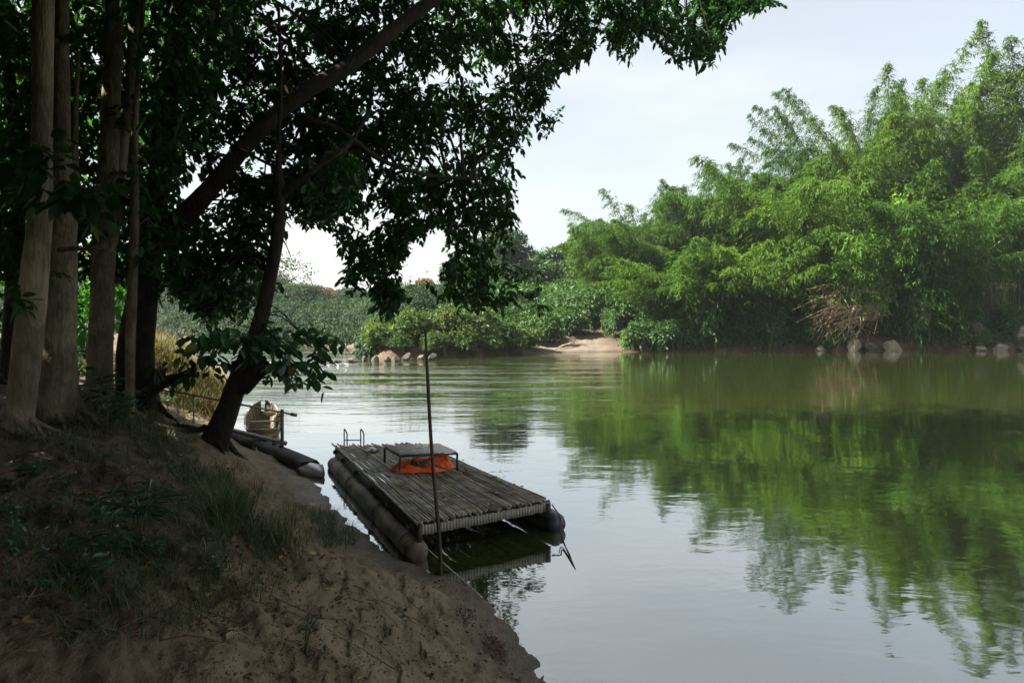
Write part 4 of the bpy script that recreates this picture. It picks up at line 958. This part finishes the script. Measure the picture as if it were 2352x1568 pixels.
# low table
tb = thing('low_table', 'low rusty steel framed table with peeling top on the raft', 'table')
T = {'nl': np.array([-1.86, 11.36, 0]), 'nr': np.array([-.93, 11.58, 0]), 'fr': np.array([-1.35, 12.42, 0]), 'fl': np.array([-2.26, 12.12, 0])}
zt = .745
mb = MB(); tx = T['nr']-T['nl']; ty = T['fl']-T['nl']; ns = 11
for i in range(ns):
    q = T['nl']+UP*(zt+rng.uniform(-.002, .003)); ee = ty*(.72/ns); mb.box(q+ty*((i+.25)/ns)*1.0, tx, ee, UP*.014)
mb.obj('tabletop', M['tabletop'], tb)
mb = MB(); ks = ['nl', 'nr', 'fr', 'fl']
for a, e in zip(ks, ks[1:]+ks[:1]): mb.tube([T[a]+UP*(zt-.022), T[e]+UP*(zt-.022)], .019, 6)
mb.obj('frame', M['rust'], tb)
for k in ks:
    mb = MB(); mb.box(T[k]+np.array([-.018, -.018, ZD+.004]), (.036, 0, 0), (0, .036, 0), (0, 0, zt-ZD-.03)); mb.obj('leg', M['rust'], tb)
# crumpled orange heap
def heap(name, label, c, r, h, mat, seed, cat, amp=.55, z0=0.):
    n_, m_ = 60, 110; mb = MB(); th = np.linspace(0, 2*PI, m_, endpoint=False); rr = np.linspace(0, 1, n_)
    R, A = np.meshgrid(rr, th, indexing='ij'); ed = 1+.28*(fbm(np.cos(A)*2.2+5, np.sin(A)*2.2, None, seed, 3)-.5)*2
    x = np.cos(A)*R*ed*r[0]; y = np.sin(A)*R*ed*r[1]
    fold = np.abs(fbm(x*7+seed, y*7, None, seed+1, 4)-.5)*2
    z = h*(1-R**2.6)*(.4+amp*1.4*fbm(x*6, y*6, None, seed+2, 3)) + .10*(1-R**8)*fold + .004
    V = np.stack([x+c[0], y+c[1], z+ZD+.006+z0], -1).reshape(-1, 3); i = np.arange(n_-1)[:, None]*m_; j = np.arange(m_)[None]; k = (j+1) % m_
    mb.add(V, np.stack([i+j, i+m_+j, i+m_+k, i+k], -1).reshape(-1, 4), .5); return tag(mb.obj(name, mat, None, True), label, cat)
heap('orange_tarpaulin', 'crumpled bright orange tarpaulin heaped under the low table', (-1.60, 11.58), (.50, .30), .17, M['orange'], 3, 'tarpaulin')
heap('orange_bundle', 'rolled orange bundle standing under the right side of the table', (-1.28, 11.74), (.27, .22), .27, M['orange'], 13, 'bundle', .35)
heap('folded_canvas', 'folded grey green canvas lying on the orange tarpaulin under the table', (-1.55, 11.46), (.19, .10), .10, M['basin'], 23, 'canvas', .5, .085)
mb = MB(); a = np.array([-1.32, 11.22, ZD+.16]); e = np.array([-.82, 11.2, ZD+.02]); dd = unit(e-a); sd = unit(np.cross(dd, UP)); mb.box(a, e-a, sd*.05, np.cross(sd, dd)*.02)
tag(mb.obj('wooden_plank', M['plank']), 'short brown plank leaning from the tarpaulin to the deck', 'plank')
c = onz(853, 1035, ZD); mb = MB(); n_, m_ = 14, 30; th = np.linspace(0, 2*PI, m_, endpoint=False); rr = np.linspace(0, 1, n_); R, A = np.meshgrid(rr, th, indexing='ij')
x = np.cos(A)*R*.13; y = np.sin(A)*R*.12; z = .07*(1-R**2)*(.6+.8*fbm(x*20, y*20, None, 4, 2))+.008; V = np.stack([x+c[0], y+c[1], z+ZD], -1).reshape(-1, 3)
i = np.arange(n_-1)[:, None]*m_; j = np.arange(m_)[None]; k = (j+1) % m_; mb.add(V, np.stack([i+j, i+m_+j, i+m_+k, i+k], -1).reshape(-1, 4), .5)
tag(mb.obj('plastic_bag', M['white_bag'], None, True), 'crumpled white plastic bag near the ladder end of the raft', 'bag')
mb = MB(); n_ = 130; uv = rng.random((n_, 2)); cl = rng.random((9, 2)); kx = rng.integers(0, 9, n_); uv = np.where((rng.random(n_) < .65)[:, None], cl[kx]*.9+.05+rng.normal(0, .03, (n_, 2)), uv); uv = np.clip(uv, .02, .98)
p = np.array([dk(a, b_, ZD+.014) for a, b_ in uv]); d = rng.normal(0, 1, (n_, 3)); d[:, 2] = .15; l = rng.uniform(.05, .13, n_)
mb.leaves(p, d, UP+rng.normal(0, .3, (n_, 3)), l, l*.5, np.where(rng.random(n_) < .3, .995, rng.random(n_)*.9), .1)
tag(mb.obj('fallen_leaves', M['dry']), 'fallen leaves lying about the raft deck', 'leaves', None, 'stuff')

# ------------------------------------------------------------------ pole, ropes, boats, rail
x, y, z = hit(1011, 1314); dpo = y; mb = MB()
mb.tube(spline([P(1012, 1335, dpo), P(1009, 1240, dpo), P(990, 1010, dpo+.05), P(977, 757, dpo+.1)], 8), np.concatenate([np.linspace(.024, .021, 20), np.linspace(.021, .013, 5)]), 10, True, .08)
tag(mb.obj('mooring_pole', M['pole'], None, True), 'tall thin dark pole stuck upright at the water edge before the raft', 'pole')
def rope(name, label, pts, r, mat, sag=0.):
    mb = MB(); q = spline(pts, 8); t = np.linspace(0, 1, len(q)); q[:, 2] -= sag*4*t*(1-t); mb.tube(q, r, 6, True); tag(mb.obj(name, mat, None, True), label, 'rope')
for k, (o1, lab) in enumerate(((0, 'pale rope running taut along the shore side of the raft, upper strand'), (1, 'pale rope beside the raft float, lower strand close to the sand'))):
    a = onz(788-o1*6, 1078+o1*10, .22-.12*o1); e = np.array([*hit(912-o1*3, 1252+o1*0)[:2], 0]); e[2] = gz(e[0], e[1])+.02
    rope('mooring_rope', lab, [a, (a+e)/2, e], .009, M['rope'], .03)
a = onz(968, 1248, .12); m = onz(1010, 1285, .12); e = np.array(hit(1108, 1376))+UP*.02
rope('mooring_rope', 'pale rope from the near float past the pole to the sand', [a, m, e], .008, M['rope'])
a = onz(1268, 1158, .36); m1 = onz(1287, 1190, .25); m2 = onz(1293, 1238, .07)
rope('mooring_rope', 'dark mooring line hanging from the raft corner into the water, left strand', [a, m1, m2, onz(1315, 1292, .01), onz(1342, 1358, -.05)], .009, M['rope_dark'])
mb = MB(); q = spline([P(2236, 604, 64.6), P(2290, 560, 65), P(2365, 500, 65.6)], 8); mb.tube(q, np.linspace(.05, .03, len(q)), 6); tag(mb.obj('leaning_culm', M['deadculm'], None, True), 'bare bamboo culm leaning across the dark hollow', 'bamboo culm')
rope('mooring_rope', 'thin dark line beside it from the right float into the water', [onz(1284, 1180, .27), onz(1290, 1235, .06), onz(1308, 1272, .02), onz(1318, 1300, -.05)], .007, M['rope_dark'])
# near boat: flat wooden boat seen from its square end
bt = thing('wooden_boat', 'old tan flat wooden boat moored beyond the leaning tree', 'boat')
def hull(c0, c1, prof, zoff, mat_o, mat_i, parent, n_=24):
    """prof(t) -> half width at gunwale, half width at bottom, gunwale z, bottom z"""
    ax = unit(c1-c0); sd = np.array([ax[1], -ax[0], 0]); out, inn, rim_ = MB(), MB(), []
    secs = []
    for t in np.linspace(0, 1, n_):
        wg, wb_, zg, zb = prof(t); c = c0+(c1-c0)*t
        s_ = [c-sd*wg+UP*zg, c-sd*(wg*.45+wb_*.55)+UP*(zg*.4+zb*.6), c-sd*wb_+UP*zb, c+sd*wb_+UP*zb, c+sd*(wg*.45+wb_*.55)+UP*(zg*.4+zb*.6), c+sd*wg+UP*zg]; secs.append(s_)
    S = np.array(secs); m_ = 6; i = np.arange(n_-1)[:, None]*m_; j = np.arange(m_-1)[None]
    F = np.stack([i+j, i+j+1, i+m_+j+1, i+m_+j], -1).reshape(-1, 4)
    out.add(S.reshape(-1, 3), [F, np.array([[0, 5, 4, 1]]), np.array([[1, 4, 3, 2]])], .5); o1 = out.obj('hull', mat_o, parent, False)
    cen = S.mean(1, keepdims=True); I = S+(cen-S)*.06; I[:, 2:4, 2] += .03; I[:, 0, 2] = S[:, 0, 2]-.004; I[:, 5, 2] = S[:, 5, 2]-.004
    I[0] += ax*.04; inn.add(I.reshape(-1, 3), [F[:, ::-1], np.array([[0, 1, 4, 5]]), np.array([[1, 2, 3, 4]])], .5); inn.obj('lining', mat_i, parent, False)
    rm_ = MB(); rm_.tube(S[:, 0]+UP*.008, .026, 6); rm_.tube(S[:, 5]+UP*.008, .026, 6); rm_.tube([S[0, 0]+UP*.01, S[0, 5]+UP*.01], .024, 6); rm_.obj('gunwale', M['boat_trim'], parent, True)
    return S
b0 = np.array([(606-W0/2)/F0*16.3, 16.3, 0]); b1 = np.array([(604-W0/2)/F0*20.2, 20.2, 0])
def prof(t):
    w_ = np.interp(t, [0, .2, .55, .85, 1], [.36, .44, .46, .34, .06]); return w_, w_*.72, np.interp(t, [0, .25, .7, 1], [.36, .36, .42, .6]), np.interp(t, [0, .15, .8, 1], [.1, -.1, -.1, .25])
S = hull(b0, b1, prof, 0, M['boat_out'], M['boat_in'], bt)
for k in range(2, 22, 2):
    mb = MB(); q = S[k].copy(); cen = q.mean(0); q = q+(cen-q)*.09; q[2:4, 2] += .03; q[[0, 5], 2] -= .03; mb.tube(q, .018, 5); mb.obj('rib', M['boat_trim'], bt)
for k, mt, nm in ((2, 'boat_trim', 'thwart'), (9, 'boat_trim', 'thwart'), (14, 'seat_yellow', 'seat')):
    mb = MB(); a = S[k][0]*.92+S[k][5]*.08-UP*.07; e = S[k][5]*.92+S[k][0]*.08-UP*.07
    if nm == 'seat': a, e = a+(e-a)*.45, a+(e-a)*.8
    mb.box(a, e-a, np.array([0, .14 if nm == 'thwart' else .3, 0]), UP*(.025 if nm == 'thwart' else .1)); mb.obj(nm, M[mt], bt)
mb = MB(); a = S[0][1]*.9+S[0][4]*.1+UP*.04-np.array([0, .5, 0]); mb.box(a-UP*.1, (S[0][4]-S[0][1])*.8, np.array([0, .5, .09]), UP*.03); mb.obj('bow_ramp', M['boat_out'], bt)
# dark long boat with tin bow
cb = thing('long_canoe', 'black hulled long boat with pale metal bow, half hidden by the sand edge', 'boat')
c0 = np.array([-6.75, 16.7, 0]); c1 = np.array([-3.95, 13.35, 0]); ax = unit(c1-c0); sd = np.array([ax[1], -ax[0], 0])
mb = MB(); n_ = 14
sec = []
for t in np.linspace(0, 1, n_):
    c = c0+(c1-c0)*t; w_ = .2; zt_ = .22+.03*math.sin(t*3)
    sec.append([c-sd*w_*.8-UP*.12, c-sd*w_+UP*(zt_-.06), c-sd*(w_-.05)+UP*zt_, c+sd*(w_-.05)+UP*zt_, c+sd*w_+UP*(zt_-.06), c+sd*w_*.8-UP*.12])
S2 = np.array(sec); i = np.arange(n_-1)[:, None]*6; j = np.arange(6)[None]; k = (j+1) % 6
mb.add(S2.reshape(-1, 3), [np.stack([i+j, i+k, i+6+k, i+6+j], -1).reshape(-1, 4), np.array([[0, 1, 2, 3, 4, 5], [83, 82, 81, 80, 79, 78]])], .5); mb.obj('hull', M['boat_dark'], cb)
mb = MB(); e = c1
sec = []
for t in np.linspace(0, 1, 8):
    c = e+ax*(.02+.62*t)+sd*.0; w_ = .25*(1-t)**.8+.008; zt_ = .19*(1-t)+.09*t
    sec.append([c-sd*w_*.5-UP*.1*(1-t), c-sd*w_+UP*(zt_-.06), c+UP*(zt_+.02), c+sd*w_+UP*(zt_-.06), c+sd*w_*.5-UP*.1*(1-t)])
S3 = np.array(sec); i = np.arange(7)[:, None]*5; j = np.arange(5)[None]; k = (j+1) % 5
mb.add(S3.reshape(-1, 3), [np.stack([i+j, i+k, i+5+k, i+5+j], -1).reshape(-1, 4)], .5); mb.obj('bow', M['tin'], cb, False)
for t in (.25, .4, .52, .62):
    mb = MB(); c = c0+(c1-c0)*t+UP*.235-sd*.08; mb.tube([c, c+UP*.04, c+UP*.06], [.05, .05, .02], 8); mb.obj('cleat', M['boat_dark'], cb)
# gangway with hand rail
gw = thing('gangway', 'narrow plank gangway with a long steel hand rail by the boats', 'gangway')
g0 = P(520, 985, 15.6); g1 = P(655, 1022, 15.9)
g0[2] = .5; g1[2] = .12
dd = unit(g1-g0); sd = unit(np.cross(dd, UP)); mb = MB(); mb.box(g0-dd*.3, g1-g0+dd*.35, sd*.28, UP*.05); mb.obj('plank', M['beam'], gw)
mb = MB(); mb.tube([P(372, 893, 15.0), P(530, 924, 15.4), P(680, 953, 15.9)], .022, 8); mb.tube([P(668, 950.7, 15.86), P(682, 953.4, 15.92)], .04, 8); mb.obj('hand_rail', M['galv'], gw)
for (px, py, pb, d, r_) in ((445, 907, 975, 15.2, .016), (648, 940, 1026, 15.8, .042)):
    mb = MB(); mb.tube([P(px, pb, d), P(px, py, d)], r_, 10); mb.obj('post', M['steel_post'], gw, True)
# fence and pale wall seen between the trunks
fw = thing('garden_wall', 'pale blue wall glimpsed between the left trunks', 'wall'); x0 = P(196, 760, 24); mb = MB()
xx = P(184, 745, 24); mb.box((xx[0]-2.5, 24, gz(xx[0], 24)-.3), (3.1, 0, 0), (0, .2, 0), (0, 0, CAMH-(735-HZ)/F0*24-gz(xx[0], 24)+.3)); mb.obj('panel', M['wall_paint'], fw)
fe = thing('wire_fence', 'thin dark fence with two rails in front of the pale wall', 'fence')
for py in (758, 782):
    mb = MB(); a = P(110, py, 22); e = P(250, py+2, 22); mb.tube([a, e], .02, 6); mb.obj('rail', M['rust'], fe)
for px in (120, 160, 198, 238):
    mb = MB(); a = P(px, 745, 22); e = a.copy(); e[2] = gz(a[0], 22)-.2; mb.tube([e, a], .022, 6); mb.obj('post', M['rust'], fe)

# ------------------------------------------------------------------ air
mb = MB(); mb.box((-1090, -1090, -4), (2180, 0, 0), (0, 2180, 0), (0, 0, 60))
hz = mb.obj('haze', None if False else bpy.data.materials.new('haze_air')); tag(hz, 'thin morning haze over the river', 'haze', None, 'stuff')
m = hz.data.materials[0]; m.use_nodes = True; t = m.node_tree; t.nodes.clear(); o = t.nodes.new('ShaderNodeOutputMaterial'); vl = t.nodes.new('ShaderNodeVolumePrincipled')
vl.inputs['Color'].default_value = (.86, .93, 1, 1); vl.inputs['Density'].default_value = .00038; vl.inputs['Anisotropy'].default_value = .5
t.links.new(vl.outputs[0], o.inputs['Volume'])

# ------------------------------------------------------------------ sky, sun, camera
EL, AZ = math.radians(46), math.radians(-103)       # azimuth from +Y, positive to +X
sd = Vector((math.sin(AZ)*math.cos(EL), math.cos(AZ)*math.cos(EL), math.sin(EL)))
w = bpy.data.worlds.new('World'); scene.world = w; w.use_nodes = True; t = w.node_tree; t.nodes.clear()
out = t.nodes.new('ShaderNodeOutputWorld'); bg = t.nodes.new('ShaderNodeBackground'); sky = t.nodes.new('ShaderNodeTexSky')
sky.sky_type = 'NISHITA'; sky.sun_disc = False; sky.sun_elevation = EL; sky.sun_rotation = AZ; sky.air_density = 1.0; sky.dust_density = 3.0; sky.ozone_density = 1.0
tc = t.nodes.new('ShaderNodeTexCoord'); mp = t.nodes.new('ShaderNodeMapping'); mp.inputs['Scale'].default_value = (1.2, 1.2, 5); nz = t.nodes.new('ShaderNodeTexNoise'); nz.inputs['Scale'].default_value = 1.6; nz.inputs['Detail'].default_value = 6
rp = t.nodes.new('ShaderNodeValToRGB'); rp.color_ramp.elements[0].position = .42; rp.color_ramp.elements[0].color = (.38, .38, .38, 1); rp.color_ramp.elements[1].position = .75; rp.color_ramp.elements[1].color = (.6, .6, .6, 1)
mx = t.nodes.new('ShaderNodeMixRGB'); mx.inputs['Color2'].default_value = (6.35, 6.3, 5.6, 1)
t.links.new(tc.outputs['Generated'], mp.inputs['Vector']); t.links.new(mp.outputs[0], nz.inputs['Vector']); t.links.new(nz.outputs['Fac'], rp.inputs['Fac']); t.links.new(rp.outputs['Color'], mx.inputs['Fac']); t.links.new(sky.outputs[0], mx.inputs['Color1'])
t.links.new(mx.outputs[0], bg.inputs['Color']); bg.inputs['Strength'].default_value = .0455; t.links.new(bg.outputs[0], out.inputs['Surface'])
L = bpy.data.lights.new('sun', 'SUN'); L.energy = 5.0; L.angle = math.radians(.5); L.color = (1, .945, .84); so = bpy.data.objects.new('sun', L); COL.objects.link(so); so.rotation_euler = (-sd).to_track_quat('-Z', 'Y').to_euler(); so.location = (-30, 10, 30)
cam = bpy.data.cameras.new('camera'); co = bpy.data.objects.new('camera', cam); COL.objects.link(co); scene.camera = co
co.location = (0, 0, CAMH); co.rotation_euler = (PI/2, 0, 0); cam.sensor_width = 36; cam.lens = 36*F0/W0; cam.shift_y = -(H0/2-HZ)/W0; cam.clip_start = .1; cam.clip_end = 4000
scene.view_settings.view_transform = 'Standard'; scene.view_settings.look = 'None'; scene.view_settings.exposure = 2.28; scene.view_settings.gamma = 1
scene.cycles.max_bounces = 6; scene.cycles.diffuse_bounces = 3; scene.cycles.glossy_bounces = 3; scene.cycles.transmission_bounces = 4; scene.cycles.volume_bounces = 0; scene.cycles.transparent_max_bounces = 4
scene.cycles.use_denoising = True; scene.cycles.caustics_reflective = False; scene.cycles.caustics_refractive = False
